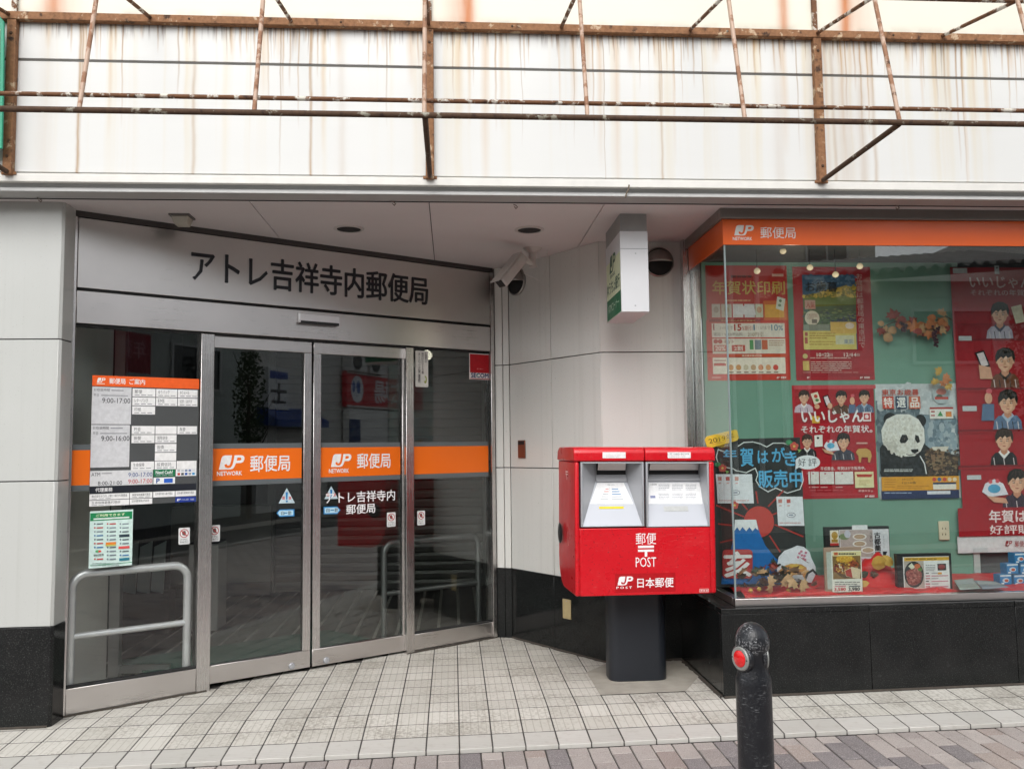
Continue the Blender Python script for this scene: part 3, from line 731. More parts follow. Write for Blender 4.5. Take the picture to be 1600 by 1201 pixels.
# ---------------------------------------------------------------- notices and stickers on the glass
gl = dp.off(-.0245)
def notice(name, label, cat, pl, r, color, group=None, thick=.0012, corner=0):
    a, b, c, d = pl.rect(*r); t = thing(name, pl.pt((a+c)/2, b, 0), label, cat, group)
    m_ = MB()
    if corner:
        k = corner; pts = []
        for cx, cy, a0 in ((c-k, d-k, 0), (a+k, d-k, 90), (a+k, b+k, 180), (c-k, b+k, 270)):
            for i in range(5): an = math.radians(a0+i*22.5); pts.append(pl.pt(cx+k*math.cos(an), cy+k*math.sin(an), 0))
        m_.prism(pts, pl.N*thick)
    else: m_.pbox(pl, a, b, c, d, 0, thick)
    m_.build('paper' if name != 'directory_board' else 'board', ink(color) if isinstance(color, str) else color, t)
    return t, Art(pl, thick+.0003)
# the big directory board: uses its own coordinates, 0..1 across and down
ib = dp.off(-.018)
a0, d1 = ib.uv(144.5, 586); c0 = ib.uv(310.5, 640)[0]; b0_ = ib.uv(140, 791)[1]
brd = thing('directory_board', ib.pt((a0+c0)/2, b0_, 0), 'orange-headed directory board with opening hours and service plates on the left glass', 'notice board')
m_ = MB(); m_.pbox(ib, a0, b0_, c0, d1, -.0045, 0)
def perf():
    t = NT('perforated_backing'); P = t.pos(); X, Y, Z = t.sep(P)
    s = t.math('MULTIPLY', t.math('SINE', t.math('MULTIPLY', t.math('ADD', X, Z), 700.)), t.math('SINE', t.math('MULTIPLY', t.math('SUBTRACT', X, Z), 700.)))
    t.p(Base_Color=t.mix(t.ramp(s, .1, .4), (.02, .022, .023), (.16, .17, .17)), Roughness=.6); MATS['perf'] = t.m; return t.m
m_.build('board', perf(), brd)
A = Art(ib, .0004)
Wb, Hb = c0-a0, d1-b0_
def R(x0, y0, x1, y1, c): A.rect(a0+x0*Wb, d1-y1*Hb, a0+x1*Wb, d1-y0*Hb, c)
def TX(s, x0, y0, x1, y1, c, bold=.0): A.text(s, a0+x0*Wb, d1-y1*Hb, a0+x1*Wb, d1-y0*Hb, c, bold)
def plate(x0, y0, x1, y1, txt='', col='#f2f2ef', tc='#55575a', w=.6, sub=True, bold=.005):
    """each service plate is a separate slip slotted into the board"""
    m_ = MB(); m_.pbox(ib, a0+x0*Wb, d1-y1*Hb, a0+x1*Wb, d1-y0*Hb, .0003, .0016); m_.build('plate', ink(col), brd)
    h0 = A.h; A.h = .0018
    if txt: TX(txt, x0+.02, y0+(y1-y0)*.16, x0+.02+(x1-x0-.03)*w, y0+(y1-y0)*.62, tc, bold)
    if txt and sub:
        for i in range(3): R(x0+.02+i*.06, y0+(y1-y0)*.76, x0+.02+i*.06+.045, y0+(y1-y0)*.86, '#9a9ca0'); A.h -= A.st
    A.h = h0
hdr = .082
plate(0, 0, 1, hdr, '', '#fb6425')
A.h = .0018
q = lambda x, y: (a0+x*Wb, d1-y*Hb)
px_ = lambda x, y: None
# emblem on the header
def logo_uv(A, a, b, c_, d, c, bgc):
    q = lambda L: [(a+(c_-a)*x, b+(d-b)*y) for x, y in L]
    A.poly(q([(0,0),(.46,0),(.55,.05),(.60,.18),(.66,.44),(.86,.44),(.95,.52),(1,.72),(.99,.88),(.93,.97),(.85,1),(.22,1),(.14,.94),(.10,.82),(.06,.5)]), c)
    A.poly(q([(.69,.62),(.80,.62),(.86,.66),(.88,.76),(.84,.83),(.72,.83)]), bgc)
    A.stroke(q([(.555,1.01),(.52,.62),(.48,.34),(.43,.22),(.35,.18),(.28,.23),(.26,.37)]), (c_-a)*.1, bgc)
logo_uv(A, *q(.04, .055), *q(.115, .018), '#fbf4ee', '#fb6425'); R(.038, .06, .11, .067, '#fbd9c6')
TX('郵便局', .15, .018, .295, .062, '#fbf4ee', .012); TX('ご案内', .33, .018, .475, .062, '#fbf4ee', .012)
plate(0, .088, .352, .375, '', '#d3d4d6'); plate(0, .381, .345, .90*.785+.0, '', '#d3d4d6')
A.h = .0018
for y, t_ in ((.10, '9:00-17:00'), (.393, '9:00-16:00')):
    TX('お取扱時間', .015, y, .155, y+.022, '#55575a', .006); R(.17, y+.008, .28, y+.017, '#9a9ca0')
    TX('平日', .015, y+.042, .06, y+.064, '#55575a', .004); R(.08, y+.048, .32, y+.058, '#a5a7aa')
    TX(t_, .09, y+.072, .342, y+.112, '#3c3e42', .006)
rows = [.093+.0735*i for i in range(12)]
rh = .065; cx_ = [(.362, .575), (.582, .785), (.792, .985)]
for i, (txts, y) in enumerate((((('郵便', .38), ('ゆうパック', .62), ('ゆうメール', .55)), .092), ((('レターパック', .68), ('EMS', .34), ('切手・はがき', .72)), .162), ((('印紙', .34), None, None), .232),
        ((('貯金', .34), ('', 0), ('為替', .36)), .388), ((('振替', .36), ('国際送金', .56), None), .458), ((None, ('国債', .36), None), .530), ((None, ('', 0), None), .600), ((('生命保険', .56), ('投資信託', .8), ('', 0)), .668))):
    for (x0, x1), it in zip(cx_, txts):
        if it: plate(x0, y, x1, y+.064, it[0], w=it[1])
plate(0, .742-.01, .565, .86-.012, '', '#d9dadb')
A.h = .0018
TX('ATM', .012, .745, .088, .772, '#46484c', .008); R(.10, .748, .19, .757, '#a5a7aa')
TX('8:00-21:00', .07, .812, .285, .843, '#3c3e42', .006)
TX('9:00-17:00', .34, .752, .56, .786, '#35528e', .008); TX('9:00-17:00', .34, .803, .56, .838, '#c2323c', .008)
plate(.573, .733, .778, .790, 'Need Cash?', '#16764b', '#ffffff', .92, bold=.02); plate(.784, .733, .985, .790, '', '#eef0f0'); plate(.573, .796, .778, .848, '', '#eef0f0')
A.h = .0018
for i, c in enumerate(('#b9bcc0', '#c7cbd0', '#8090a8', '#6d7fa8', '#d8dadc')): R(.80+i*.036, .738, .825+i*.036, .755, c); A.h -= A.st
for i, c in enumerate(('#c23b34', '#4a4c50', '#1c4fa0', '#9aa0a8', '#3a9ad0')): R(.80+i*.036, .764, .826+i*.036, .783, c); A.h -= A.st
A.h += .0005
TX('P', .60, .803, .63, .84, '#27519a', .03); R(.672, .806, .755, .84, '#3566c4')
plate(0, .853, .985, .903, '', '#20242d'); A.h = .0018; TX('代理業務', .05, .862, .20, .893, '#f0f0f0', .014)
plate(0, .908, .352, .952, '株式会社ゆうちょ銀行 銀行代理業者', w=.97); plate(.358, .908, .565, .952, '損害保険募集代理店', w=.95)
plate(.573, .908, .778, .952, '日本銀行歳入復代理店', w=.93, sub=False); plate(.784, .908, .985, .952, '日本銀行国債復代理店', w=.93, sub=False)
plate(0, .957, .352, 1.0, '生命保険募集代理店', w=.78); plate(.358, .957, .565, 1.0, '日本郵便株式会社', w=.9, sub=False); plate(.784, .957, .985, 1.0, '', '#1d3a92')
A.h = .0018; logo_uv(A, *q(.80, .988), *q(.835, .970), '#f4f4f4', '#1d3a92'); TX('ゆうちょ銀行', .845, .972, .915, .987, '#dfe3ee'); TX('代理店', .93, .972, .968, .987, '#dfe3ee')
A.build(brd)
# green and white list of partner banks under it
lb = dp.off(-.0235)
t, A = notice('bank_list_poster', 'pale green leaflet listing partner banks below the directory board', 'leaflet', lb, (139.5, 797, 207, 885), '#d3ebe4')
A.prect(141, 800, 206.5, 812, '#1f8a55'); A.ptext('ご利用できます', 150, 802, 195, 806, '#e9f3c8', .02); A.prect(146, 808, 202, 810.3, '#e6f2ea')
A.prect(140.6, 880, 206, 881, '#2f9a6a')
rn = random.Random(5)
for i in range(10):
    for j in range(3):
        x = 145+j*20; y = 817+i*6.1
        c = rn.choice(['#5e6b70', '#7a8790', '#c0504d', '#4a7fb0', '#5e6b70', '#8a9aa0'])
        if (i, j) in ((3, 2), (9, 2)): A.prect(x+1, y-1, x+17, y+3.2, '#30424c' if i == 3 else '#2c7c90')
        elif (i, j) == (5, 1): A.prect(x, y-1, x+16, y+3, '#e88a3a'); A.prect(x, y+3.2, x+16, y+5, '#c8d068')
        elif (i, j) == (6, 2): A.prect(x, y-1, x+17, y+3, '#e05a58')
        elif (i, j) == (7, 0): A.pell(x+8, y+1, 4.5, 1.8, '#58b474'); A.pell(x+10.5, y+1, 2.5, 1.6, '#e2524a')
        elif (i, j) == (8, 0): A.ptext('野村證券', x+1, y-1, x+17, y+3, '#2b3036', .01)
        else: A.pell(x+3, y+1, 1.4, 1.4, c, 8); A.prect(x+6, y, x+16, y+2, c)
A.lines(144, 878, 190, 884, 2, '#7d938d', .3, 3); A.build(t)
# "mind the door" stickers
def mind(label, x0, y0, x1, y1, pl):
    t, A = notice('warning_sticker', label, 'sticker', pl, (x0, y0, x1, y1), '#dcdedd', 'mind-the-door stickers', .0006, .006)
    w, h = x1-x0, y1-y0; cx, cy = (x0+x1)/2, y0+h*.34
    A.pell(cx, cy, w*.40, h*.26, '#b03438'); A.pell(cx, cy, w*.33, h*.215, '#e3e1de')
    A.ppoly([(cx-w*.16, cy+h*.1), (cx-w*.2, cy-h*.05), (cx-w*.08, cy-h*.15), (cx+w*.1, cy-h*.16), (cx+w*.16, cy), (cx+w*.08, cy+h*.14)], '#6d5a56')
    k = .26; A.pstroke([(cx-w*k, cy-h*.16), (cx+w*k, cy+h*.16)], w*.09, '#b03438')
    A.ptext('ドアに', cx-w*.3, y0+h*.66, cx+w*.3, y0+h*.76, '#303234', .012); A.ptext('ちゅうい', cx-w*.36, y0+h*.80, cx+w*.36, y0+h*.91, '#303234', .016); A.build(t)
mind('mind-the-door sticker on the fixed glass above the bright handrail', 279, 824, 296.5, 850, gl)
mind('mind-the-door sticker on the left sliding door', 327.5, 820, 343.5, 845.5, dg)
mind('mind-the-door sticker on the right sliding door, low at its right edge', 604.5, 800, 618, 822.5, dg)
mind('mind-the-door sticker on the fixed glass right of the doors', 652, 797.5, 664, 820, gl)
# blue automatic-door stickers
for lab, x, y, s, flip in (('blue triangular caution sticker on the left sliding door', 448, 775, 13, 0), ('blue triangular caution sticker half covered by white office lettering', 517.5, 770, 11, 0)):
    o = dg if x > 0 else gl
    P_ = o.hit(x, y+12); t = thing('warning_triangle', P_, lab, 'sticker', 'automatic door stickers')
    m_ = MB(); m_.prism([o.hit(x, y-s), o.hit(x-s*.98, y+s*.86), o.hit(x+s*.98, y+s*.80)], o.N*.0004); m_.build('paper', ink('#c3d8df'), t)
    A = Art(o, .0006); A.ppoly([(x-1.8, y-s*.5), (x+1.8, y-s*.5), (x+1.0, y+s*.40), (x-1.0, y+s*.40)], '#1f7fc0'); A.pell(x, y+s*.6, 1.7, 1.6, '#1f7fc0', 10)
    A.prect(x-7, y+.2, x-3, y+5, '#c98484'); A.prect(x+3, y+.2, x+7, y+5, '#c98484'); A.build(t)
for lab, x0, y0, x1, y1, left in (('blue arrow sticker pointing left on the left sliding door', 432, 795.5, 460, 807, True), ('blue arrow sticker pointing right on the right sliding door', 505.5, 791, 532, 802.5, False)):
    ym = (y0+y1)/2; o = dg; t = thing('arrow_sticker', o.hit((x0+x1)/2, y1), lab, 'sticker', 'automatic door stickers')
    def arrow(g): 
        return [(x0+g, ym), (x0+5, y0+g), (x1-g, y0-.6+g), (x1-g, y1-.8-g), (x0+5, y1-g)] if left else [(x1-g, ym-.3), (x1-5, y0+g-.3), (x0+g, y0+.4+g), (x0+g, y1+.6-g), (x1-5, y1-g)]
    m_ = MB(); m_.prism([o.hit(*p) for p in arrow(0)], o.N*.0004); m_.build('paper', ink('#2f86c4'), t)
    A = Art(o, .0006); A.ppoly(arrow(1.7), '#b9dcec'); xm = (x0+x1)/2
    A.ptext('自', xm-9+(2 if left else 0), ym-3, xm-4+(2 if left else 0), ym+3, '#34393d', .01); A.ptext('動', xm+4, ym-3.2, xm+9, ym+2.8, '#34393d', .01); A.prect(xm-2.5, ym-1, xm+3, ym+.6, '#3a78a8'); A.build(t)
# white vertical sticker, red security sticker
t, A = notice('network_sticker', 'tall white sticker with vertical black lettering at the top of the right fixed glass', 'sticker', gl, (649, 548, 669, 604.5), '#ddddd6', None, .0006, .008)
A.ptext('乱\n暴\n禁\n止', 663.5, 551, 667, 566, '#2a2c2c', .01, line=.8)
A.ptext('見\nか\nけ\nた\nら\n１\n１\n０\n番', 658.3, 551, 662.3, 584, '#2a2c2c', .012, line=.8)
A.s = 0; A.ptext('ネ\nッ\nト\nワ\nー\nク\n協\n力\n事\n業\n所', 653, 551, 657, 598, '#2a2c2c', .012, line=.8)
A.pell(664.5, 593, 2.3, 6, '#9aa646', 12); A.pell(663.6, 592, 1.4, 3.6, '#ddddd6', 10); A.build(t)
t, A = notice('security_sticker', 'red and white square security company sticker at the top right of the glass', 'sticker', gl, (733, 552.5, 766, 593), '#e4e1df', None, .0006)
A.prect(734.2, 553.6, 765, 582.5, '#b5121f'); A.ptext('SECURITY', 745, 575.5, 755, 577, '#e6a2a0'); A.ptext('SECOM', 736, 583, 763, 590, '#22396e', .035); A.prect(734.2, 591.2, 765, 592.4, '#b5121f')
A.pstroke([(747.2, 584), (745.6, 585), (745.3, 587.5), (746.4, 589.3)], .9, '#5fb0a8'); A.build(t)

# ---------------------------------------------------------------- inside the entrance
def room():
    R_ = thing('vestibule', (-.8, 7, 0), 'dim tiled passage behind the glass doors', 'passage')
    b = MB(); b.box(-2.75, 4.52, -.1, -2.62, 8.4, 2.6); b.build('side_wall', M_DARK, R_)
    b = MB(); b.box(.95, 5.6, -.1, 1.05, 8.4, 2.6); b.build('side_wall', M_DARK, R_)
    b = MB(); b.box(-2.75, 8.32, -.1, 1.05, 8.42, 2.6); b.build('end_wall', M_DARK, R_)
    b = MB(); b.box(-2.61, 8.05, .10, -1.70, 8.30, .80); b.build('low_wall', mat('pale_low_wall', (.42, .41, .37), .6), R_)
    b = MB(); b.box(-2.61, 8.04, -.03, -1.70, 8.30, .0995); b.build('skirting', M_BLK, R_)
    return R_
room()
sh = thing('roller_shutter', (-.7, 8.15, 0), 'closed grey roller shutter at the back of the passage behind the doors', 'shutter')
ms = mat('shutter_slat_paint', (.19, .185, .17), .45, metal=.3, var=.2, scale=3)
z = -.01
while z < 2.58:
    b = MB(); b.prism([(-1.68, 8.17, z), (-1.68, 8.155, z+.008), (-1.68, 8.150, z+.05), (-1.68, 8.158, z+.078), (-1.68, 8.175, z+.082)], (1.96, 0, 0)); b.build('slat', ms, sh); z += .085
b = MB(); b.box(.285, 8.12, -.02, .35, 8.2, 2.58); b.build('guide_rail', mat('guide_rail_grey', (.25, .25, .24), .4, metal=.5), sh)
b = MB(); b.box(-1.75, 8.12, -.02, -1.685, 8.2, 2.58); b.build('guide_rail', MATS['guide_rail_grey'], sh)
# side partition of pale panel just inside the left glass
pt = thing('partition', dp.pt(.05, 0, -.4), 'pale partition wall just inside the left fixed glass', 'wall')
p0 = Vector((-2.11, 4.67, -.03)); p1 = Vector((-2.065, 5.25, -.03))
dv = (p1-p0).normalized(); nv_ = Vector((dv.y, -dv.x, 0))
b = MB(); b.prism([p0, p1, p1-nv_*.05, p0-nv_*.05], (0, 0, 2.55)); b.build('wall_panel', mat('partition_paint', (.86, .85, .76), .55, var=.18, scale=3), pt)
b = MB(); e = p1+nv_*.02; b.box(e.x-.01, e.y, -.02, e.x+.05, e.y+.05, 2.55); b.build('post', M_CHROME, pt)
b = MB(); b.box(e.x+.05, e.y+.02, .0, e.x+.34, e.y+.05, .045); b.build('floor_rail', M_CHROME, pt)
mt_ = mat('green_entrance_mat', (.02, .10, .07), .95, var=.35, scale=60, bump=.6, bscale=300)
b = MB(); Q = [dp.pt(u, -.012, h) for u, h in ((.62, -.16), (2.05, -.16), (1.85, -.95), (.42, -.95))]; b.prism([q+Vector((0, 0, .018)) for q in Q], (0, 0, .009))
tag(b.build('floor_mat', mt_, loc=dp.pt(1.2, 0, -.5)), 'dark green ribbed mat on the floor inside the doors', 'mat')
bn = thing('waste_bin', (-1.80, 6.55, 0), 'pale upright bin inside, seen through the left glass', 'bin')
b = MB(); b.box(-1.98, 6.5, -.02, -1.76, 6.75, .62); b.build('body', M_WHITEP, bn, bevel=.01); b = MB(); b.box(-1.97, 6.51, .621, -1.77, 6.74, .635); b.build('slot', M_BLK, bn)
um = thing('umbrella_bags', (-2.25, 6.5, .55), 'clear plastic bags on a stand inside, left of the pale bin', 'bag')
b = MB()
for i in range(3):
    x = -2.42+i*.10; b.prism([(x, 6.42, .30), (x+.02, 6.42, .62), (x+.10, 6.42, .66), (x+.085, 6.42, .28)], (0, .02, 0))
b.build('bag', mat('milky_plastic', (.45, .52, .50), .3), um); b = MB(); b.box(-2.45, 6.45, -.02, -2.1, 6.6, .28); b.build('stand', M_BLK, um)
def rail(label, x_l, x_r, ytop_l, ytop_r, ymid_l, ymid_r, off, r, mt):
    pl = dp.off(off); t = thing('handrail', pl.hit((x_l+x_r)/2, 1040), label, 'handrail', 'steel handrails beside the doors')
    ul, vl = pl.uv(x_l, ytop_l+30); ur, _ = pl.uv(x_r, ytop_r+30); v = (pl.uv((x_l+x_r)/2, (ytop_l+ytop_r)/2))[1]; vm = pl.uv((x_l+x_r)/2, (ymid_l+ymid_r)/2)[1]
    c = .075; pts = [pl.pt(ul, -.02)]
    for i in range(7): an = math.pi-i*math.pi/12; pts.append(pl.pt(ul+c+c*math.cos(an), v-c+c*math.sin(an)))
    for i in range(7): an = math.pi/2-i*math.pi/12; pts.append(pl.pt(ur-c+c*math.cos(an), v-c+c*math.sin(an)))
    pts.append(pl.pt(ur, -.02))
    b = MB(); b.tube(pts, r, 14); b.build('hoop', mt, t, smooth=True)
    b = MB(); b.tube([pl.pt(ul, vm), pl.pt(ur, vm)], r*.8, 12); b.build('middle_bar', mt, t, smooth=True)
rail('bright steel handrail hoop behind the left fixed glass', 112, 293, 898, 881, 997, 969, -.075, .022, mat('rail_steel_lit', (.72, .73, .73), .38, metal=.55))  # the light falling on this rail is put into its paler steel colour
rail('dim steel handrail hoop behind the right fixed glass', 600, 747, 848, 836, 925, 912, -.30, .021, mat('rail_steel_dim', (.34, .34, .34), .45, metal=.8))  # same rail steel, colour darkened to stand for the dimmer light

# ---------------------------------------------------------------- recess walls right of the doors
E0 = dp.pt(UR+.004, 0, 0); E1 = AB[0]; E2 = AB[1]; E3 = Vector((1.478, 5.133, 0))
rw = thing('recess_wall', (.8, 5.5, 0), 'angled pale panel wall with black granite base behind the post box', 'wall')
segs = [(E0+Vector((0, .01, 0)), E1), (E1, E2), (E2, E3)]
ab = Plane(E1, E2-E1); bw = Plane(E2, (1, 0, 0)); rt = Plane(segs[0][0], E1-segs[0][0])
ujoint = ab.uv(862, 640)[0]
LZ = bw.uv(1005, 550)[1]; LZ2 = .5*(ab.uv(830, 733)[1]+rt.uv(790, 728)[1]); BZ = ab.uv(830, 893)[1]
for pl, us in ((rt, [0, (E1-segs[0][0]).length*.55, (E1-segs[0][0]).length]), (ab, [0, ujoint, (E2-E1).length]), (bw, [0, E3.x-E2.x])):
    for i in range(len(us)-1):
        for z0, z1 in ((BZ+.003, LZ2-.003), (LZ2+.003, LZ-.003), (LZ+.003, 2.6)):
            b = MB(); b.pbox(pl, us[i]+.0025, z0, us[i+1]-.0025, z1, -.02, 0); b.build('wall_panel', M_PANEL, rw, bevel=.0015, seg=1)
        b = MB(); b.pbox(pl, us[i]+.001, -.03, us[i+1]-.001, BZ, -.02, .003); b.build('granite_base', M_GRAN, rw, bevel=.0015, seg=1)
    b = MB(); b.pbox(pl, -.01, -.03, us[-1]+.01, 2.6, -.05, -.021); b.build('backing', M_GAP, rw)
b = MB(); b.box(E3.x+.002, 5.15, -.03, E3.x+.02, 5.3, 2.6); b.build('backing', M_GAP, rw)
def wallplate(name, label, cat, pl, x0, y0, x1, y1, mt, d=.008):
    a, b, c, e = pl.rect(x0, y0, x1, y1); t = thing(name, pl.pt((a+c)/2, b, 0), label, cat)
    m_ = MB(); m_.pbox(pl, a, b, c, e, .0035, .0035+d); m_.build('plate', mt, t, bevel=.003); return t, (a, b, c, e)
t, r = wallplate('intercom', 'small brown steel call plate on the angled wall left of the post box', 'intercom', ab, 811, 687.5, 822, 715.5, mat('brown_anodised', (.22, .085, .05), .35, metal=.5))
m_ = MB(); m_.pbox(ab, r[0]+.005, r[3]-.03, r[2]-.005, r[3]-.006, .012, .0135); m_.build('grille', M_BLK, t)
t, r = wallplate('socket_cover', 'cream blank socket cover on the black granite beside the post box pillar', 'socket', ab, 881, 935.5, 893.5, 966, mat('aged_cream_plastic', (.50, .40, .21), .5, var=.2, scale=30))
m_ = MB(); m_.lathe(ab.pt((r[0]+r[2])/2, r[3]-.012, .0115), [(.004, 0), (.003, .0015)], 8, ab.N); m_.build('screw', M_SILVER, t)
# two vent hoods
def hood(label, pl, x, y, rad):
    u, v = pl.uv(x, y); O = pl.pt(u, v, 0); t = thing('vent_hood', O, label, 'vent', 'round steel vent hoods')
    mh = mat('stained_hood_steel', (.32, .30, .28), .38, metal=.85, var=.35, scale=18)
    b = MB(); b.lathe(O, [(rad, .001), (rad*1.0, .012), (rad*.93, .018), (rad*.9, .012)], 36, pl.N); b.build('rim', mh, t, smooth=True)
    b = MB(); b.lathe(O, [(rad*.905, .0), (rad*.905, .0128)], 32, pl.N); b.build('throat', M_GAP, t)
    vs = []; fs = []; n1, n2 = 18, 8
    for i in range(n1+1):
        th = math.pi*i/n1                        # the dome hangs over the upper part only
        for j in range(n2+1):
            ph = math.pi/2*j/n2*.98
            rr_ = rad*.93; uu = math.cos(th)*rr_; vv = -.10*rad+math.sin(th)*rr_*math.cos(ph)*1.02
            vs.append(pl.pt(u+uu, v+vv, .012+.75*rad*math.sin(ph)*(math.sin(th)**.6 if th not in (0, math.pi) else 0)))
    for i in range(n1):
        for j in range(n2): k = i*(n2+1)+j; fs.append((k, k+1, k+n2+2, k+n2+1))
    b = MB(); b.add(vs, fs); o = b.build('cowl', mh, t, smooth=True); md = o.modifiers.new('thick', 'SOLIDIFY'); md.thickness = .002
hood('steel vent hood on the back wall behind the hanging sign', bw, 1029, 410, .094)
hood('steel vent hood on the angled wall half hidden by the camera', ab, 808, 440, .098)

# ---------------------------------------------------------------- things on the soffit
so = lambda x, y: (lambda d: EYE+d*((2.6-EYE.z)/d.z))(fw+RT*((x-W/2)/F_PX)+UP*((H/2-y)/F_PX))
for lab, x, y in (('recessed downlight in the soffit above the sliding doors', 545, 357.5), ('recessed downlight in the soffit above the camera', 827, 359)):
    O = so(x, y); t = thing('downlight', O, lab, 'downlight', 'unlit soffit downlights')
    b = MB(); b.lathe(O, [(.088, .0), (.088, .003), (.072, .007), (.068, .002)], 36, (0, 0, -1)); b.build('trim_ring', mat('downlight_ring', (.55, .52, .50), .4), t, smooth=True)
    b = MB(); b.lathe(O, [(.069, .0005), (.069, .0032)], 32, (0, 0, -1)); b.build('dark_well', M_GAP, t)
O = so(284, 337); t = thing('emergency_speaker', O, 'small off-white box on the soffit above the name panel', 'speaker')
b = MB(); b.box(O.x-.055, O.y-.05, 2.590, O.x+.055, O.y+.06, 2.5995); b.build('base', mat('speaker_base', (.16, .15, .14), .5), t)
b = MB(); b.hexa([(O.x-.032, O.y-.03, 2.545), (O.x+.036, O.y-.03, 2.545), (O.x+.036, O.y+.04, 2.545), (O.x-.032, O.y+.04, 2.545), (O.x-.045, O.y-.045, 2.590), (O.x+.048, O.y-.045, 2.590), (O.x+.048, O.y+.052, 2.590), (O.x-.045, O.y+.052, 2.590)]); b.build('body', mat('speaker_cream', (.48, .45, .38), .5, var=.2), t, bevel=.006)
# bullet camera
O = so(832, 388); t = thing('security_camera', O, 'white bullet security camera hanging from the soffit corner', 'camera')
mw = mat('camera_white', (.60, .58, .55), .35, var=.15, scale=20)
b = MB(); b.lathe(O, [(.062, 0), (.058, .008), (.036, .022), (.024, .034), (.022, .10), (.026, .11), (.026, .125)], 24, (0, 0, -1)); b.build('mount', mw, t, smooth=True)
cp_ = Plane((0, O.y-.10, 0), (1, 0, 0)); tip = cp_.off(.09).hit(782, 443); tail = cp_.hit(812, 406); J = O+Vector((0, 0, -.115))
b = MB(); b.tube([J, J+Vector((-.01, -.01, .015)), tail+(tail-tip)*.12, tail], [.016, .019, .017, .02], 14); b.build('arm', mw, t, smooth=True)
ax = (tip-tail).normalized(); sx_ = ax.cross(Vector((0, 0, 1))).normalized(); uz = sx_.cross(ax)
def bx(name, a0_, a1_, w, h0_, h1_, mt, bev=.008):
    q = [tail+ax*a+sx_*s_*w+uz*hh for hh in (h0_, h1_) for a, s_ in ((a0_, -1), (a1_, -1), (a1_, 1), (a0_, 1))]
    b = MB(); b.hexa(q); return b.build(name, mt, t, bevel=bev)
Lc = (tip-tail).length
bx('body', -.03, Lc, .038, -.036, .034, mw, .014); bx('sunshade', -.02, Lc+.028, .043, .0365, .042, mw, .002); bx('lens_window', Lc+.0005, Lc+.004, .030, -.026, .026, M_BLK, .004)
for i in range(7):
    pass
b = MB(); b.tube([tail+uz*-.02+ax*.01, tail+Vector((.03, 0, -.09)), J+Vector((.05, 0, -.10)), J+Vector((.09, .02, -.02)), O+Vector((.10, .03, -.003))], .0017, 8); b.build('cable', M_WHITEP, t, smooth=True)
# hanging sign
hx0, hx1, hy0, hy1, hz0 = .940, 1.088, 4.50, 4.935, None
fp = Plane((0, hy0, 0), (1, 0, 0)); hz0 = fp.uv(972, 487)[1]; hz1 = fp.uv(968, 361)[1]
hx0 = fp.uv(970, 430)[0]; hx1 = fp.uv(1013.5, 430)[0]
t = thing('hanging_sign', (1.01, 4.7, 2.6), 'white box sign with green bank panel hanging from the soffit', 'sign')
b = MB(); b.box(hx0, hy0, hz0, hx1, hy1, hz1); b.build('case', mat('white_aluminium', (.66, .665, .68), .38, var=.06), t, bevel=.002)
b = MB(); b.box(hx0+.003, hy0+.004, hz1+.0005, hx1-.003, hy1-.004, 2.5995); b.build('bracket', mat('grey_bracket', (.33, .33, .32), .45, var=.3), t)
b = MB(); b.box(hx0+.0005, hy0-.0008, hz1-.100, hx1-.0005, hy0+.002, hz1-.098); b.build('seam', M_GREYF, t)
for vx, vz in ((.55, hz1-.125), (.5, hz0+.035)):
    b = MB(); b.lathe((hx0+(hx1-hx0)*vx, hy0, vz), [(.0045, 0), (.003, .002)], 8, (0, -1, 0)); b.build('screw', M_SILVER, t)
ss = Plane((hx0, hy1, 0), (0, -1, 0)); A = Art(ss, .001); wS = hy1-hy0
A.rect(.02, hz0+.004, wS-.006, hz1-.11, '#dfe6c2'); A.rect(.02, hz0+.006, wS-.006, hz0+.125, '#0d6a43')
zl = hz0+(hz1-hz0)*.60
logo_uv(A, .12, zl, .30, zl+.10, '#0f5137', '#dfe6c2'); A.text('BANK', .14, zl-.028, .28, zl-.008, '#0f5137', .02)
A.text('ゆうちょ銀行', .035, hz0+.150, wS-.03, hz0+.225, '#0f5137', .03); A.text('ATMコーナー', .06, hz0+.045, wS-.06, hz0+.095, '#cfe4cc', .01); A.build(t)

for i, (x, y) in enumerate(((60, 309), (612, 314.5), (802, 319.5), (1397, 321))):
    O = so(x, y)+Vector((0, -.01, -.003)); w = thing('wire_tie', O, 'loose wire tie on the soffit edge, '+('above the pillar', 'above the name panel', 'left of the hanging sign', 'above the shop window')[i], 'wire', 'wire ties along the soffit edge')
    b = MB(); b.tube([O, O+Vector((.012, -.01, -.008)), O+Vector((.022, .0, -.014)), O+Vector((.014, .008, -.020)), O+Vector((.004, .0, -.012))], .0022, 6); b.build('wire', mat('dull_wire', (.20, .16, .13), .6), w, smooth=True)
b = MB(); b.tube([(-4.2, 4.3045, 2.5975), (4.2, 4.3045, 2.5975)], .0035, 8); tag(b.build('cable', M_BLK, smooth=True, loc=(0, 4.3045, 2.5975)), 'thin black cable along the soffit joint above the whole storefront', 'cable')

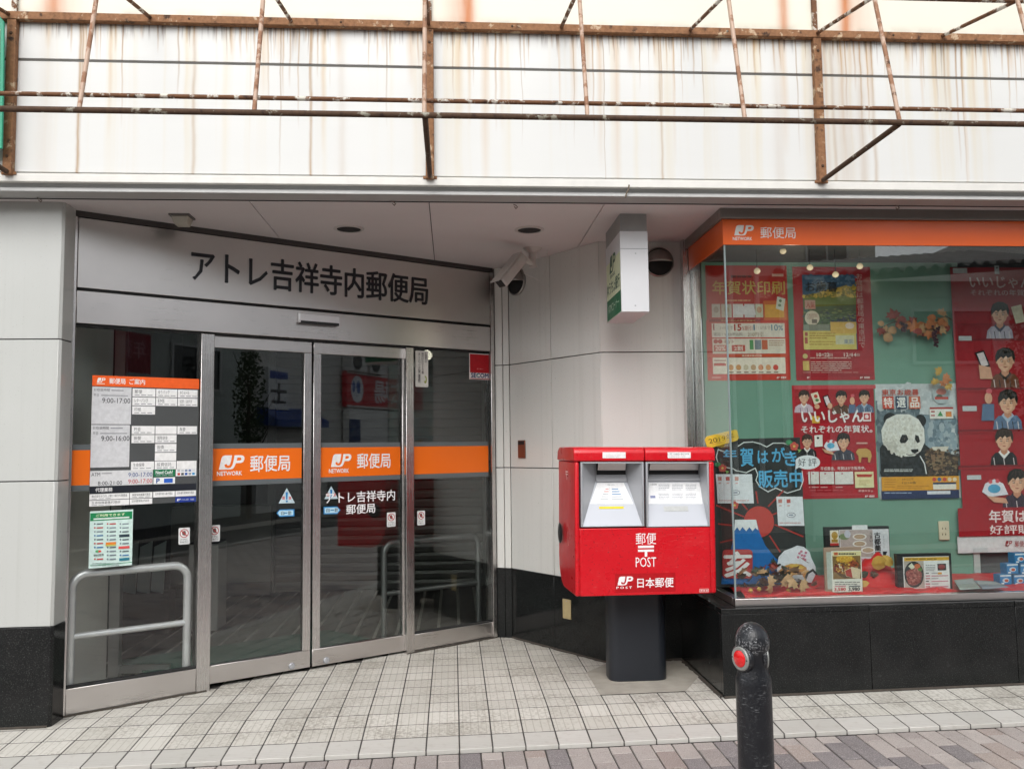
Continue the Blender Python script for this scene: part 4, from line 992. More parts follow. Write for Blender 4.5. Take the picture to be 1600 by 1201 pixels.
# dirt strips at the wall feet, their dark colour doubling as painted contact shadow
M_GRIME_SHADE = mat('foot_grime_shade', (.06, .05, .04), .95, var=.4, scale=30)
def grime_shade(parent, a, b_, n, w=.012):
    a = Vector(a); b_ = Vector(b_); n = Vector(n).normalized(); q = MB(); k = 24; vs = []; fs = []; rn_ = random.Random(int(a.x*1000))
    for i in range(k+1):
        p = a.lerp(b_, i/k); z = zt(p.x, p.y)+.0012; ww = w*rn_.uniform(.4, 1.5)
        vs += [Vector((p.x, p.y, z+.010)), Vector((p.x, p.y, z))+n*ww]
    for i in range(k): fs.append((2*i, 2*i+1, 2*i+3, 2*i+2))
    q.add(vs, fs); q.build('grime_line', M_GRIME_SHADE, parent)
grime_shade(rw, AB[0]+ABN*.004, AB[1]+ABN*.004, ABN); grime_shade(rw, (AB[1].x, AB[1].y-.004, 0), (1.385, 5.129, 0), (0, -1, 0), .02)
grime_shade(ent, dp.pt(.0, 0, .005), dp.pt(uL1, 0, .005), DN, .007); grime_shade(ent, dp.pt(uR0, 0, .003), dp.pt(UR, 0, .003), DN, .007)
grime_shade(pil, (-3.5, 4.361, 0), (PXR-.01, 4.361, 0), (0, -1, 0), .014)
# ---------------------------------------------------------------- post box
ya = math.radians(3.5)
bp = Plane((1.0, 4.45, 0), (math.cos(ya), math.sin(ya), -.012), (.012, 0, 1))
pbx = thing('post_box', (1.02, 4.75, SX), 'red post box with two silver mail slots on a slate pillar', 'post box')
uL, uR = bp.uv(898.5, 820)[0], bp.uv(1118, 820)[0]
vB, vO, vT, vTop = bp.uv(1005, 929.5)[1], bp.uv(1005, 823.5)[1], bp.uv(1005, 720.5)[1], bp.uv(1005, 698)[1]
um = bp.uv(1008, 770)[0]; DEP = -.47
def prof(pts, a, c, name, mt, bev=.01, seg=3):
    b = MB(); b.prism([bp.pt(a, v, h) for h, v in pts], bp.U*(c-a)); return b.build(name, mt, pbx, bevel=bev, seg=seg)
arc = [(DEP+.16*(1-math.cos(t)), vB+.16*(1-math.sin(t))) for t in [i*math.pi/2/7 for i in range(8)]]
prof([(-.004, vB+.002), (-.004, vO-.002), (-.145, vO-.002), (-.145, vT-.001), (DEP, vT-.001)]+arc, uL+.002, uR-.002, 'body', M_RED, .006)
cw_l, cw_r = bp.uv(906, 820)[0], bp.uv(1108.5, 820)[0]
for a, c in ((uL, cw_l-.001), (cw_r+.001, uR)):
    prof([(.002, vB), (.002, vT-.001), (-.16, vT-.001), (-.16, vB)], a, c, 'side_cheek', M_RED, .012)
m_ = MB(); m_.pbox(bp, cw_l+.002, vB+.002, cw_r-.002, vO-.003, -.003, .003); m_.build('collection_door', M_RED, pbx, bevel=.003)
def lidp(v0, v1): return [(.006, v0), (.006, v1-.028), (-.005, v1-.008), (-.03, v1), (DEP+.06, v1), (DEP+.01, v1-.02), (DEP-.006, v0)]
prof(lidp(vT+.001, vTop), uL-.006, um-.0015, 'lid', M_RED, .008); prof(lidp(vT+.001, vTop), um+.0015, uR+.004, 'lid', M_RED, .008)
# slots
for side, (x0, x1) in enumerate(((907.5, 1006), (1009.5, 1108))):
    a, b0, c, d0 = bp.rect(x0, 721.5, x1, 822.5); w = .009
    fr = MB()
    fr.pbox(bp, a, b0, a+w, d0, -.03, .004); fr.pbox(bp, c-w, b0, c, d0, -.03, .004); fr.pbox(bp, a+w, b0, c-w, b0+.005, -.03, .004); fr.pbox(bp, a+w, d0-.008, c-w, d0, -.03, .004)
    sf = fr.build('slot_frame', M_SILVER, pbx, bevel=.0012, seg=1)
    h = -.135
    if side == 0: T0, T1 = bp.off(h).uv(932, 744)[0], bp.off(h).uv(977.5, 744)[0]
    else: T0, T1 = bp.off(h).uv(1013, 744)[0]-.0, bp.off(h).uv(1091, 744)[0]
    ai, ci = a+w, c-w
    vt2 = bp.off(h).uv(955, 744)[1]; vt3 = d0-.008
    lo = [bp.pt(ai, b0+.005, -.002), bp.pt(ci, b0+.005, -.002)]; hi = [bp.pt(T0, vt2, h), bp.pt(T1, vt2, h)]
    top = [bp.pt(T0, vt3, h), bp.pt(T1, vt3, h)]; tf = [bp.pt(ai, vt3, -.002), bp.pt(ci, vt3, -.002)]
    b = MB(); b.add([lo[0], hi[0], top[0], tf[0]], [(0,1,2,3)]); b.add([lo[1], tf[1], top[1], hi[1]], [(0,1,2,3)]); b.add([tf[0], top[0], top[1], tf[1]], [(0,1,2,3)])
    o = b.build('slot_recess', M_SILVER, pbx); md = o.modifiers.new('t', 'SOLIDIFY'); md.thickness = .002; md.offset = 1
    chp = Plane(lo[0], bp.U, (hi[0]-lo[0])-(bp.U*((hi[0]-lo[0]).dot(bp.U))))
    b = MB(); q = [lo[0], lo[1], hi[1], hi[0]]; b.prism(q, chp.N*-.003); ch = b.build('chute', mat('pale_chute', (.47, .49, .53), .38, metal=.1, var=.05), pbx)
    # slot mouth with its flap and lip
    b = MB(); mo = bp.off(h); mm = (vt3-vt2)
    b.pbox(mo, T0, vt2+mm*.12, T1, vt3-.002, .001, .003); b.build('slot_mouth', M_BLK, pbx)
    b = MB(); b.hexa([mo.pt(T0+.004, vt2+mm*.45, .004), mo.pt(T1-.004, vt2+mm*.45, .004), mo.pt(T1-.004, vt2+mm*.47, .012), mo.pt(T0+.004, vt2+mm*.47, .012), mo.pt(T0+.004, vt3-.004, .020), mo.pt(T1-.004, vt3-.004, .020), mo.pt(T1-.004, vt3-.002, .026), mo.pt(T0+.004, vt3-.002, .026)]); b.build('flap', M_STEEL, pbx)
    b = MB(); b.pbox(chp, chp.uv(*( (931, 752) if side == 0 else (1012.5, 752)))[0], chp.uv(955, 753)[1] if side == 0 else chp.uv(1050, 752)[1], chp.uv(*((979, 752) if side == 0 else (1093, 752)))[0], chp.uv(955, 742.5)[1] if side == 0 else chp.uv(1050, 742)[1], .001, .012); b.build('lip', M_SILVER, pbx, bevel=.002)
    A = Art(chp, .0008)
    if side == 0:
        A.ppoly([(933, 754), (974.5, 754), (989.5, 787), (922, 787)], '#f1f2f2')
        A.ptext('手紙・はがき', 949, 756, 960, 758.5, '#7c7f84')
        for i in range(5): A.prect(946-i*2, 763+i*4, 951, 764.4+i*4, '#d28a86' if i < 2 else '#b9bcc2'); A.prect(956, 763+i*4, 966+i*2, 764.6+i*4, '#6f9bc4' if i < 3 else '#b9bcc2')
        A.prect(953.2, 761, 953.7, 785, '#c2c5c9'); A.prect(936, 791, 974.5, 794.6, '#e6cf2a')
    else:
        A.ppoly([(1013, 753.5), (1093.5, 753.5), (1098, 787), (1013, 787)], '#f1f2f3')
        A.ptext('大型郵便', 1016, 755.5, 1026, 758, '#4e5156'); A.prect(1016, 774, 1024, 778, '#8890b4')
        for i in range(6): A.lines(1029+(i % 3)*21, 756+(i//3)*14, 1046+(i % 3)*21, 766+(i//3)*14, 4, '#a7abb2', .4, i)
        A.prect(1037, 790.5, 1075, 798.5, '#b9bbb9')
    A.build(pbx)
    A = Art(bp, .0075); x = 941 if side == 0 else 1042.5
    A.prect(x, 706, x+36, 715.5, '#e9e7e6'); 
    if side: A.ptext('〒180-8799', x+3, 707.5, x+33, 710.3, '#77797e', .01)
    A.lines(x+5, 710.5, x+28, 714.5, 2, '#c4b3b3', .3, 4+side); A.build(pbx, 'label_plate')
A = Art(bp, .0038)
A.ptext('郵便', 993, 832, 1025, 850, '#f3eeee', .004)
A.prect(996.5, 851.8, 1021.5, 855.4, '#f3eeee'); A.prect(996.5, 858, 1021.5, 861.4, '#f3eeee'); A.prect(1007, 861.2, 1011, 869, '#f3eeee')
A.ptext('POST', 993, 870, 1025, 885, '#f3eeee', .0)
A.prect(961, 895, 1055, 924, '#b00a16'); logo(A, 964.5, 900, 989, 913.5, '#f3eeee', ink('#b00a16')); A.ptext('POST', 963, 915.6, 987, 919, '#f3eeee', .02, space=1.5)
A.ptext('日本郵便', 995.5, 902, 1052, 917, '#f3eeee', .012)
A.prect(1092.5, 919, 1107, 924.5, '#e7b8b4'); A.prect(1093.3, 919.8, 1106.2, 923.7, '#b8121c')
for i in range(3): A.prect(1094.3+i*4.1, 920.6, 1097.2+i*4.1, 923, '#e7b8b4'); A.h -= A.st
A.build(pbx, 'print')
sidep = Plane(bp.pt(uL, 0, 0), bp.N*1.0)     # left flank
A = Art(Plane(bp.pt(uL-.0005, 0, DEP), bp.N), .0008); A.text('〒', .30, vT-.10, .36, vT-.055, '#e9c7c4', .02); A.build(pbx, 'print')
b = MB(); b.lathe(Plane(bp.pt(uL, 0, DEP), bp.N).pt(.10, vO-.06, -.001), [(.055, 0), (.058, .003), (.045, .006), (.02, .007)], 24, -bp.U); b.build('key_cover', M_BLK, pbx, smooth=True)
# pillar
def rrect(cx, cy, w, d, r, z, n=6):
    P_ = []
    for sx_, sy_, a0_ in ((1, 1, 0), (-1, 1, 90), (-1, -1, 180), (1, -1, 270)):
        for i in range(n+1): a = math.radians(a0_+90*i/n); P_.append((cx+sx_*(w/2-r)+r*math.cos(a), cy+sy_*(d/2-r)+r*math.sin(a), z))
    return P_
gq = Plane((0, 4.76, 0), (1, 0, 0)); x0, x1 = gq.uv(949.5, 1000)[0], gq.uv(1039, 1000)[0]
b = MB(); b.prism(rrect((x0+x1)/2, 4.79, x1-x0, .19, .06, SX*1.0-.004), (0, 0, vB+.02)); b.build('pillar', M_POLE, pbx, smooth=True)
b = MB(); b.prism(rrect((x0+x1)/2, 4.79, x1-x0+.012, .202, .065, SX*1.0), (0, 0, .006)); b.build('base_seal', M_CONC, pbx)

# ---------------------------------------------------------------- bollard
BY = 2.71; bq = Plane((0, BY, 0), (1, 0, 0)); bx_, _ = bq.uv(1178.5, 1100); zt_ = bq.uv(1178, 971)[1]; zb_ = zpave(bx_, BY)
bo = thing('bollard', (bx_, BY, zb_), 'scuffed black round-topped bollard with a red reflector in front of the shop window', 'bollard')
def scuff():
    t = NT('scuffed_black_paint'); P = t.pos(); X, Y, Z = t.sep(P); O = t.objc(); ox, oy, oz = t.sep(O)
    fine = t.ramp(t.noise(P, 120., 4, .75), .53, .60)
    zone = t.ramp(t.noise(P, 16., 4), .40, .56)
    topw = t.ramp(Z, zt_-.16, zt_-.02)
    scratch = t.ramp(t.noise(t.comb(t.math('MULTIPLY', X, 30.), t.math('MULTIPLY', Y, 30.), t.math('MULTIPLY', Z, 260.)), 1., 3), .60, .68)
    f = t.math('MULTIPLY', t.math('MAXIMUM', t.math('MULTIPLY', fine, t.math('MULTIPLY_ADD', topw, .75, .07)), t.math('MULTIPLY', scratch, .22)), zone)
    t.p(Base_Color=t.mix(f, (.009, .010, .013), (.42, .43, .44)), Roughness=t.math('MULTIPLY_ADD', t.noise(P, 30., 4), .25, .22)); t.bump(t.noise(P, 130., 4), .55, .0025); return t.m
M_SC = scuff(); hgt = zt_-zb_
R0 = .0565
pr = [(R0, 0), (R0, hgt-.195), (R0-.001, hgt-.175), (R0-.008, hgt-.155), (R0-.0095, hgt-.135), (R0-.0095, hgt-.095), (R0-.0035, hgt-.080), (R0-.002, hgt-.066)]
rd = R0-.002
for i in range(1, 9): a = math.pi/2*i/8.6; pr.append((rd*math.cos(a), hgt-.066+.066*math.sin(a)))
b = MB(); b.lathe((bx_, BY, zb_), pr, 40, mt=None); b.build('post', M_SC, bo, smooth=True)
for ang, nm_ in ((-66, 0), (84, 1)):
    n_ = Vector((math.sin(math.radians(ang)), -math.cos(math.radians(ang)), 0)); O = Vector((bx_, BY, zb_+hgt-.110))+n_*(R0-(.020 if nm_ == 0 else .033))
    b = MB(); b.lathe(O, [(.044, 0), (.044, .011), (.041, .014)], 28, n_); b.build('reflector_seat', M_SC, bo, smooth=True)
    b = MB(); b.lathe(O+n_*.0142, [(.038, 0), (.038, .003), (.035, .006), (.027, .006), (.027, .004)], 28, n_); b.build('reflector_ring', mat('zinc_ring', (.36, .37, .35), .45, metal=.4, var=.2), bo, smooth=True)
    b = MB(); b.lathe(O+n_*.0142, [(.0265, .002), (.026, .007), (.018, .010), (.004, .0115)], 24, n_); b.build('reflector_lens', mat('red_reflector', (.75, .01, .012), .15, coat=.6, var=.03), bo, smooth=True)
    for s_ in (-1, 1):
        b = MB(); b.lathe(O+n_*.020+Vector((0, 0, .032*s_))*.0+Vector((n_.y*-.0325*s_, n_.x*.0325*s_, 0)), [(.003, 0), (.002, .0012)], 8, n_); b.build('rivet', M_BLK, bo)

# ---------------------------------------------------------------- shop window
WY = 4.344; wp = Plane((0, WY, 0), (1, 0, 0)); gpz = Plane((0, 4.405, 0), (1, 0, 0))
sw = thing('display_window', (2.4, 4.6, 0), 'glazed corner shop window with orange post office band on a black granite plinth', 'shop window')
PXL = 1.387; zc = wp.uv(1250, 956)[1]; zp_ = wp.uv(1250, 947.5)[1]; XE = 4.1
jxs = [PXL, wp.uv(1361, 1020)[0], wp.uv(1590, 1020)[0], XE]
for i in range(3):
    b = MB(); b.box(jxs[i]+(.0 if i == 0 else .0012), WY, -.03, jxs[i+1]-.0012, WY+.03, zc-.001); b.build('granite_panel', M_GRAN, sw, bevel=.0015, seg=1)
    b = MB(); b.box(jxs[i]+(.0 if i == 0 else .0012), WY-.002, zc, jxs[i+1]-.0012, WY+.10, zp_); b.build('granite_cap', M_GRAN, sw, bevel=.0025, seg=1)
b = MB(); b.box(PXL, WY+.0305, -.03, PXL+.03, 5.131, zc-.001); b.build('granite_panel', M_GRAN, sw, bevel=.0015, seg=1)
b = MB(); b.box(PXL-.002, WY+.101, zc, PXL+.10, 5.131, zp_); b.build('granite_cap', M_GRAN, sw, bevel=.0025, seg=1)
b = MB(); b.box(PXL+.031, WY+.031, -.03, XE, 5.4, zc-.01); b.build('plinth_core', M_GAP, sw)
XC = gpz.uv(1141.5, 660)[0]; zs0 = zp_+.001; zs1 = gpz.uv(1250, 932)[1]
b = MB(); b.box(XC-.012, 4.385, zs0, XE, 4.43, zs1); b.build('sill', M_STEEL, sw, bevel=.002)
b = MB(); b.box(XC-.012, 4.4305, zs0, XC+.03, 5.131, zs1); b.build('sill', M_STEEL, sw, bevel=.002)
zo0, zo1 = gpz.uv(1350, 384)[1], gpz.uv(1350, 345)[1]
b = MB(); b.box(XC+.0005, 4.400, zs1+.0005, XE, 4.408, 2.53); b.build('glass_pane', M_GLASS, sw)
b = MB(); b.box(XC-.008, 4.4085, zs1+.0005, XC-.0, 5.06, 2.53); b.build('glass_pane', M_SGLASS, sw)
b = MB(); b.box(XC-.0085, 4.3995, zs1+.0005, XC+.0002, 4.408, 2.53); b.build('corner_joint', mat('glass_edge_silicone', (.22, .27, .27), .3), sw)
b = MB(); b.box(XC-.008, 4.394, zo0, XE, 4.3995, zo1); b.build('orange_band', M_ORANGEW, sw)
b = MB(); b.box(XC-.0135, 4.394, zo0, XC-.0085, 5.06, zo1); b.build('orange_band', M_ORANGEW, sw)
M_TRIM = mat('bronze_steel_trim', (.26, .24, .22), .35, metal=.7, var=.15)
b = MB(); b.box(XC-.03, 4.375, zo1+.0005, XE, 4.42, 2.5995); b.build('head_trim', M_TRIM, sw, bevel=.003)
b = MB(); b.box(XC-.03, 4.4205, zo1+.0005, XC+.02, 5.131, 2.5995); b.build('head_trim', M_TRIM, sw, bevel=.003)
e3 = Plane((0, 5.10, 0), (1, 0, 0))
for xa, xb in ((1072.5, 1084), (1088.5, 1099)):
    a, c = e3.uv(xa, 700)[0], e3.uv(xb, 700)[0]
    b = MB(); b.box(a, 5.07, zp_, c, 5.131, zo0 if xa > 1080 else 2.5995); b.build('back_post', M_STEELV, sw, bevel=.002)
A = Art(Plane((0, 4.394, 0), (1, 0, 0)), .0006); logo(A, 1147, 352, 1178, 368, '#d9d8d3', M_ORANGEW); A.ptext('NETWORK', 1145, 370.5, 1175, 375.5, '#d9d8d3', .02); A.ptext('郵便局', 1188, 355, 1243, 372.5, '#d9d8d3', .006); A.build(sw, 'logo')
# interior
GY = 5.085; gbp = Plane((0, GY, 0), (1, 0, 0))
zf = zs1-.012
M_GREEN = mat('green_felt_board', (.17, .33, .255), .85, var=.12, scale=2.5)
xg0, xg1 = gbp.uv(1104, 700)[0], gbp.uv(1511, 700)[0]
b = MB(); b.box(xg0, GY, zf+.002, xg1, GY+.03, 2.52); b.build('green_backboard', M_GREEN, sw)
b = MB(); b.box(xg1+.001, GY-.008, zf+.002, gbp.uv(1521, 700)[0], GY+.03, gbp.uv(1515, 445)[1]); b.build('board_edge', mat('pale_board_edge', (.46, .52, .51), .5), sw)
b = MB(); b.box(xg1, GY+.031, zf, XE, GY+.06, 2.52); b.build('rear_panel', mat('dark_grey_rear', (.10, .10, .105), .6), sw)
b = MB(); b.box(XC+.031, 4.431, zf-.04, XE, 5.13, zf); b.build('display_floor', M_DARK, sw)
b = MB(); b.box(XC+.02, 4.43, 2.46, XE, 5.13, 2.52); b.build('display_ceiling', M_DARK, sw)
b = MB(); b.box(XE+.001, 4.36, -.03, XE+.06, 5.4, 2.598); b.build('end_wall', M_PANEL, sw)
for i, (x, y) in enumerate(((1183, 423), (1223.5, 392), (1265.5, 417.5), (1305.5, 428.5), (1343.5, 415.5))):
    pl = Plane((0, 4.74, 0), (1, 0, 0)); O = pl.hit(x, y)
    wh = ('leftmost, low', 'hung highest of the five', 'third from the left', 'lowest, over the autumn gift poster', 'rightmost')[i]
    t = thing('globe_lamp', O, 'small warm globe lamp in the shop window, %s' % wh, 'lamp', 'globe lamps in the shop window')
    tm = NT('warm_bulb'); tm.p(Base_Color=(.40, .36, .28), Emission_Color=(1., .74, .42, 1), Emission_Strength=.22, Roughness=.2)
    b = MB(); b.lathe(O+Vector((0, 0, -.014)), [(.001, -.006), (.012, -.002), (.0185, .006), (.019, .014), (.014, .024), (.006, .030)], 16); b.build('bulb', MATS.setdefault('warm_bulb', tm.m), t, smooth=True)
    pd = bpy.data.lights.new('display_fill_light', 'POINT'); pd.energy = .40; pd.color = (1, .88, .72); pd.shadow_soft_size = .05  # fill light added to brighten the display, set off from the bulb
    po_ = link(bpy.data.objects.new('display_fill_light', pd)); po_.parent = t; po_.location = (0, -.13, -.14)
    b = MB(); b.tube([O+Vector((0, 0, .0155)), Vector((O.x, O.y, 2.459))], .0022, 6); b.build('wire', M_BLK, t)
t, r = wallplate('wall_socket', 'cream twin power socket on the green backboard', 'socket', gbp.off(.0), 1465.5, 813.5, 1482, 843, mat('cream_socket', (.66, .60, .44), .45))
A = Art(gbp, .0118)
for y in (823.5, 832.5): A.prect(1470.5, y, 1471.7, y+3, '#4a4238'); A.prect(1475.3, y, 1476.5, y+3, '#4a4238')
A.build(t)

grime_shade(sw, (PXL, WY-.004, 0), (XE, WY-.004, 0), (0, -1, 0), .010); grime_shade(sw, (PXL-.004, 5.12, 0), (PXL-.004, WY, 0), (-1, 0, 0), .016)
# ---------------------------------------------------------------- posters on the backboard
g2 = gbp.off(.001)
PG = 'posters on the display backboard'
t, A = notice('poster', 'red and orange poster headed 年賀状印刷 for New Year card printing, in the window corner', 'poster', g2, (1104.5, 415, 1232, 594), '#b5312c', PG)
A.prect(1104.5, 500, 1232, 594, '#c83f30'); A.prect(1193, 470, 1230, 500, '#cf6a33')
A.lines(1142, 429, 1192, 435, 1, '#6d2a22', .7, 2); A.prect(1206, 428, 1224, 432, '#d8b0a4')
A.ptext('年賀状印刷', 1113, 439, 1226, 460, '#c7b15c', .012)
A.lines(1136, 467, 1180, 472, 1, '#d49a76', .5, 9)
for i, (x0, x1) in enumerate(((1112, 1125.5), (1127, 1143), (1145, 1161), (1163, 1179), (1180, 1192))): A.prect(x0, 475, x1, 496, ('#bfb8ae', '#c6bfb2', '#e2e0e2', '#dcdde4', '#c8cdb8')[i]); A.pell((x0+x1)/2, 484, 4, 5, ('#a98', '#b6a48c', '#c9cad8', '#c3c7d8', '#c79a78')[i] if i else '#a39388')
A.ppoly([(1147, 478), (1178, 478), (1181, 492), (1147, 491)], '#e8e9f2')
A.prect(1195, 476, 1225, 496, '#e0a83c'); A.ppoly([(1214, 463), (1227, 467), (1224, 486), (1212, 482)], '#d6e0d6'); A.pell(1219, 470, 2.4, 2.4, '#5a7a5c', 8); A.pell(1218, 477, 2.4, 2.4, '#6f8f74', 8)
A.prect(1108, 498.5, 1188, 503, '#8f2420'); A.ptext('早期お申込み割引実施中', 1126, 499.3, 1180, 502.4, '#e2b080', .01)
A.prect(1112, 505, 1226, 527, '#e6e0d6')
A.prect(1114, 506, 1116, 516, '#a02c28'); A.ptext('11/1まで', 1125, 509, 1145, 515, '#7c6a60'); A.ptext('15', 1147, 506.5, 1158, 516.5, '#b8382c', .03); A.ptext('%割引', 1159, 509, 1175, 516.5, '#b8382c', .01); A.prect(1177, 507, 1179, 516, '#4a7a9c'); A.ptext('12/7まで', 1185, 509.5, 1203, 515, '#8a8078'); A.ptext('10', 1205, 507, 1215, 516.5, '#6f8fa8', .02); A.ptext('%', 1216, 508.5, 1223, 516, '#6f8fa8', .02)
A.ptext('電話・WEB申込料', 1115, 519.5, 1160, 525, '#7c6a60', .005); A.ptext('210円引', 1168, 519, 1192, 526, '#8c6d4a', .01)
A.prect(1113, 529, 1227, 552.5, '#e6ddcf'); A.pell(1118, 533.5, 3.6, 3.6, '#b8382c', 12); A.pell(1125, 533.5, 3.6, 3.6, '#b8382c', 12); A.ptext('ネット', 1131, 530.5, 1146, 537, '#9d2f28', .02)
A.prect(1115, 539, 1135, 549, '#c4584a'); A.ptext('20%', 1117.5, 540.5, 1133, 547.8, '#f0e6da', .02); A.prect(1143, 539, 1164, 549, '#c4584a'); A.ptext('2割', 1147, 540.5, 1160, 547.8, '#f0e6da', .02)
for x0, x1, c in ((1171, 1177, '#5c9a62'), (1179, 1189, '#7d8a94'), (1190, 1199, '#c86a4c')): A.prect(x0, 531, x1, 546, c)
A.lines(1201, 531, 1225, 541, 3, '#b89a84', .45, 6)
A.prect(1106, 554, 1228, 557.5, '#d4552f'); A.ptext('高品質年賀状印刷', 1159, 554.4, 1190, 557.2, '#f2d8c2', .02)
A.prect(1113.5, 558.5, 1227, 584, '#ece2d2'); A.lines(1116, 561, 1134, 570, 2, '#a04a40', .4, 4); A.prect(1115, 568, 1134, 571.5, '#c8483a')
for i in range(7): A.pell(1142+i*11.6, 574, 4.2, 4.6, ('#d8a070', '#d69c64', '#cfc2a8', '#c9a884', '#d8926a', '#d8a070', '#cc4c40')[i], 10); A.prect(1139+i*11.6, 580.5, 1146+i*11.6, 582.4, '#8c6a54')
A.lines(1112, 588.5, 1130, 591, 1, '#e0b0a4', .7, 5); logo(A, 1213, 588.5, 1217.5, 591.5, '#f0e2dc', ink('#c83f30')); A.ptext('郵便局', 1219.5, 588.2, 1228, 591.4, '#f0e2dc', .02); A.build(t)

t, A = notice('poster', 'dark red year-end gift poster with an inset lake landscape, headed お歳暮', 'poster', g2, (1241, 417, 1363, 594), '#a92c34', PG)
A.prect(1255, 429.5, 1337.5, 546, '#3f6486'); A.ppoly([(1255, 462), (1275, 458), (1300, 452), (1320, 446), (1337.5, 440), (1337.5, 466), (1255, 470)], '#b09a34'); A.ppoly([(1255, 466), (1290, 461), (1337.5, 452), (1337.5, 480), (1255, 482)], '#6e7d34')
A.ppoly([(1255, 480), (1337.5, 476), (1337.5, 518), (1255, 518)], '#55745c'); A.ppoly([(1300, 500), (1337.5, 490), (1337.5, 517), (1290, 517)], '#3d5a6a')
mottle(A, 1255.5, 450, 1337, 464, ['#c9a83a', '#a8923c', '#8a8436', '#d6b848', '#6c6a30'], 260, 2.2, 3, lambda x, y: y > 462-(x-1255)*.22)
mottle(A, 1255.5, 482, 1337, 516, ['#5f7f62', '#4c6a58', '#73906c', '#46606a', '#87996a'], 240, 2.6, 4, None, .5)
mottle(A, 1256, 430.5, 1337, 446, ['#4a6e90', '#3a5c80', '#6384a2'], 80, 3, 5)
A.prect(1257, 432, 1287, 437, '#6a86a2'); A.ptext('お歳暮', 1258, 440.5, 1308, 456, '#15181c', .012)
A.prect(1257, 469, 1273.5, 483, '#c49a8c'); A.ptext('人気', 1259, 471.5, 1272, 481, '#a34038', .01); A.pell(1268.5, 497, 11.5, 11.5, '#dcd9c6'); A.lines(1260, 490, 1277, 499, 3, '#b49a90', .5, 2); A.prect(1268, 499, 1276, 505, '#7c8078')
A.prect(1255, 507, 1296, 517, '#8c9a8c'); A.prect(1255, 517, 1337.5, 546, '#ddd07c'); A.prect(1297, 503, 1337.5, 521, '#e0c070'); A.pell(1327, 509, 7, 5, '#e4d8c8', 12); A.lines(1264, 519, 1305, 530, 3, '#a88a4c', .4, 8); A.prect(1257, 519, 1261.5, 525, '#b05048'); A.prect(1257, 527, 1261.5, 537, '#b05048'); A.lines(1264, 532, 1305, 540, 2, '#b09a58', .4, 3); A.prect(1305, 524, 1334, 538, '#d4d8b8'); A.ptext('東京', 1318, 530, 1332, 537, '#6c8cb0', .01)
A.ptext('お\n歳\n暮\nは\n郵\n便\n局\nの\n東\n京\n記\nで', 1338.8, 428, 1349, 543, '#d8b6b0', .0)
A.pell(1257.5, 556.5, 4, 4, '#c8b878', 12); A.ptext('10', 1275.5, 551.5, 1282.5, 557, '#f0e0d8', .02); A.ptext('月', 1283, 552.5, 1287, 556.6, '#f0e0d8'); A.ptext('22', 1287.5, 551.5, 1295, 557, '#f0e0d8', .02); A.ptext('日', 1295.5, 552.5, 1300, 556.6, '#f0e0d8'); A.ptext('12', 1318, 551.5, 1325, 557, '#f0e0d8', .02); A.ptext('月', 1326, 552.5, 1330, 556.6, '#f0e0d8'); A.ptext('14', 1330.5, 551.5, 1337, 557, '#f0e0d8', .02); A.ptext('日', 1338, 552.5, 1342, 556.6, '#f0e0d8')
A.lines(1265, 558, 1335, 560.5, 1, '#e0bcb4', .6, 3); A.prect(1254, 564, 1264, 579, '#d0b464'); A.lines(1266, 564, 1330, 580, 5, '#e6c4bc', .4, 12); A.lines(1254, 580.5, 1345, 583, 1, '#d49a92', .4, 14); A.prect(1241, 586.5, 1363, 587, '#8c1f28'); logo(A, 1343, 588.5, 1347.5, 591.5, '#f0e2dc', ink('#a92c34')); A.ptext('郵便局', 1349.5, 588.2, 1358, 591.4, '#f0e2dc', .02); logo(A, 1260, 588.5, 1264, 591.3, '#f0e2dc', ink('#a92c34')); A.build(t)

t, A = notice('poster', 'red New Year card poster with five people, headed いいじゃん, beside the chalkboard', 'poster', g2, (1240.5, 601.5, 1368, 778.5), '#b91f2c', PG)
A.prect(1242.5, 608, 1366, 661, '#a5131f'); A.prect(1243, 675, 1367, 724, '#ad1f2b'); A.prect(1240.5, 601.5, 1368, 607.5, '#c84a52')
face(A, 1256, 620, 7.2, '#cdb8c8', '#35231b', collar='#f0ecec'); face(A, 1350, 620, 7.2, '#5a7090', '#191310', collar='#a9bdd2', turn=-.15); face(A, 1314, 621, 7.4, '#5f3a24', '#14100e', collar='#2a1a12')
A.ppoly([(1266, 615), (1277, 612), (1282, 628), (1272, 632)], '#eee6cf'); A.pell(1274, 619, 3, 3, '#c8483a', 9); A.pell(1276, 625, 3, 2.4, '#4d8a50', 9)
A.ppoly([(1284.5, 619), (1293, 616.5), (1299, 632), (1290, 635.5)], '#22242a'); A.ppoly([(1286.5, 620.5), (1292.5, 618.5), (1297, 630.5), (1291, 633)], '#e7d9dc'); A.pell(1296, 634, 4, 5, '#e0ad8c', 10); A.pell(1276, 635, 4, 4, '#e0ad8c', 10)
A.pell(1331, 626, 4, 6, '#e0ad8c', 10); A.pell(1331.5, 618, 3, 2.6, '#d8606a', 9); A.ppoly([(1326, 632), (1336, 632), (1334, 645), (1325, 645)], '#5a7090'); A.prect(1268, 650, 1280, 661, '#e0ae3c')
A.ptext('いいじゃん', 1252, 641, 1348, 660, '#f6efef', .03); A.prect(1347.5, 643.5, 1360, 658, '#f0e4e2'); A.prect(1349, 645.5, 1358.5, 655.5, '#c8323c'); A.pell(1353.5, 650.5, 3, 3.4, '#f0e4e2', 10)
A.ptext('それぞれの年賀状。', 1251, 664.5, 1362, 676, '#f6efef', .014)
face(A, 1260.5, 689, 7.2, '#17181c', '#3a2419', collar='#ececec'); face(A, 1317, 689, 8.6, '#434452', '#181412', collar='#3b3c4a')
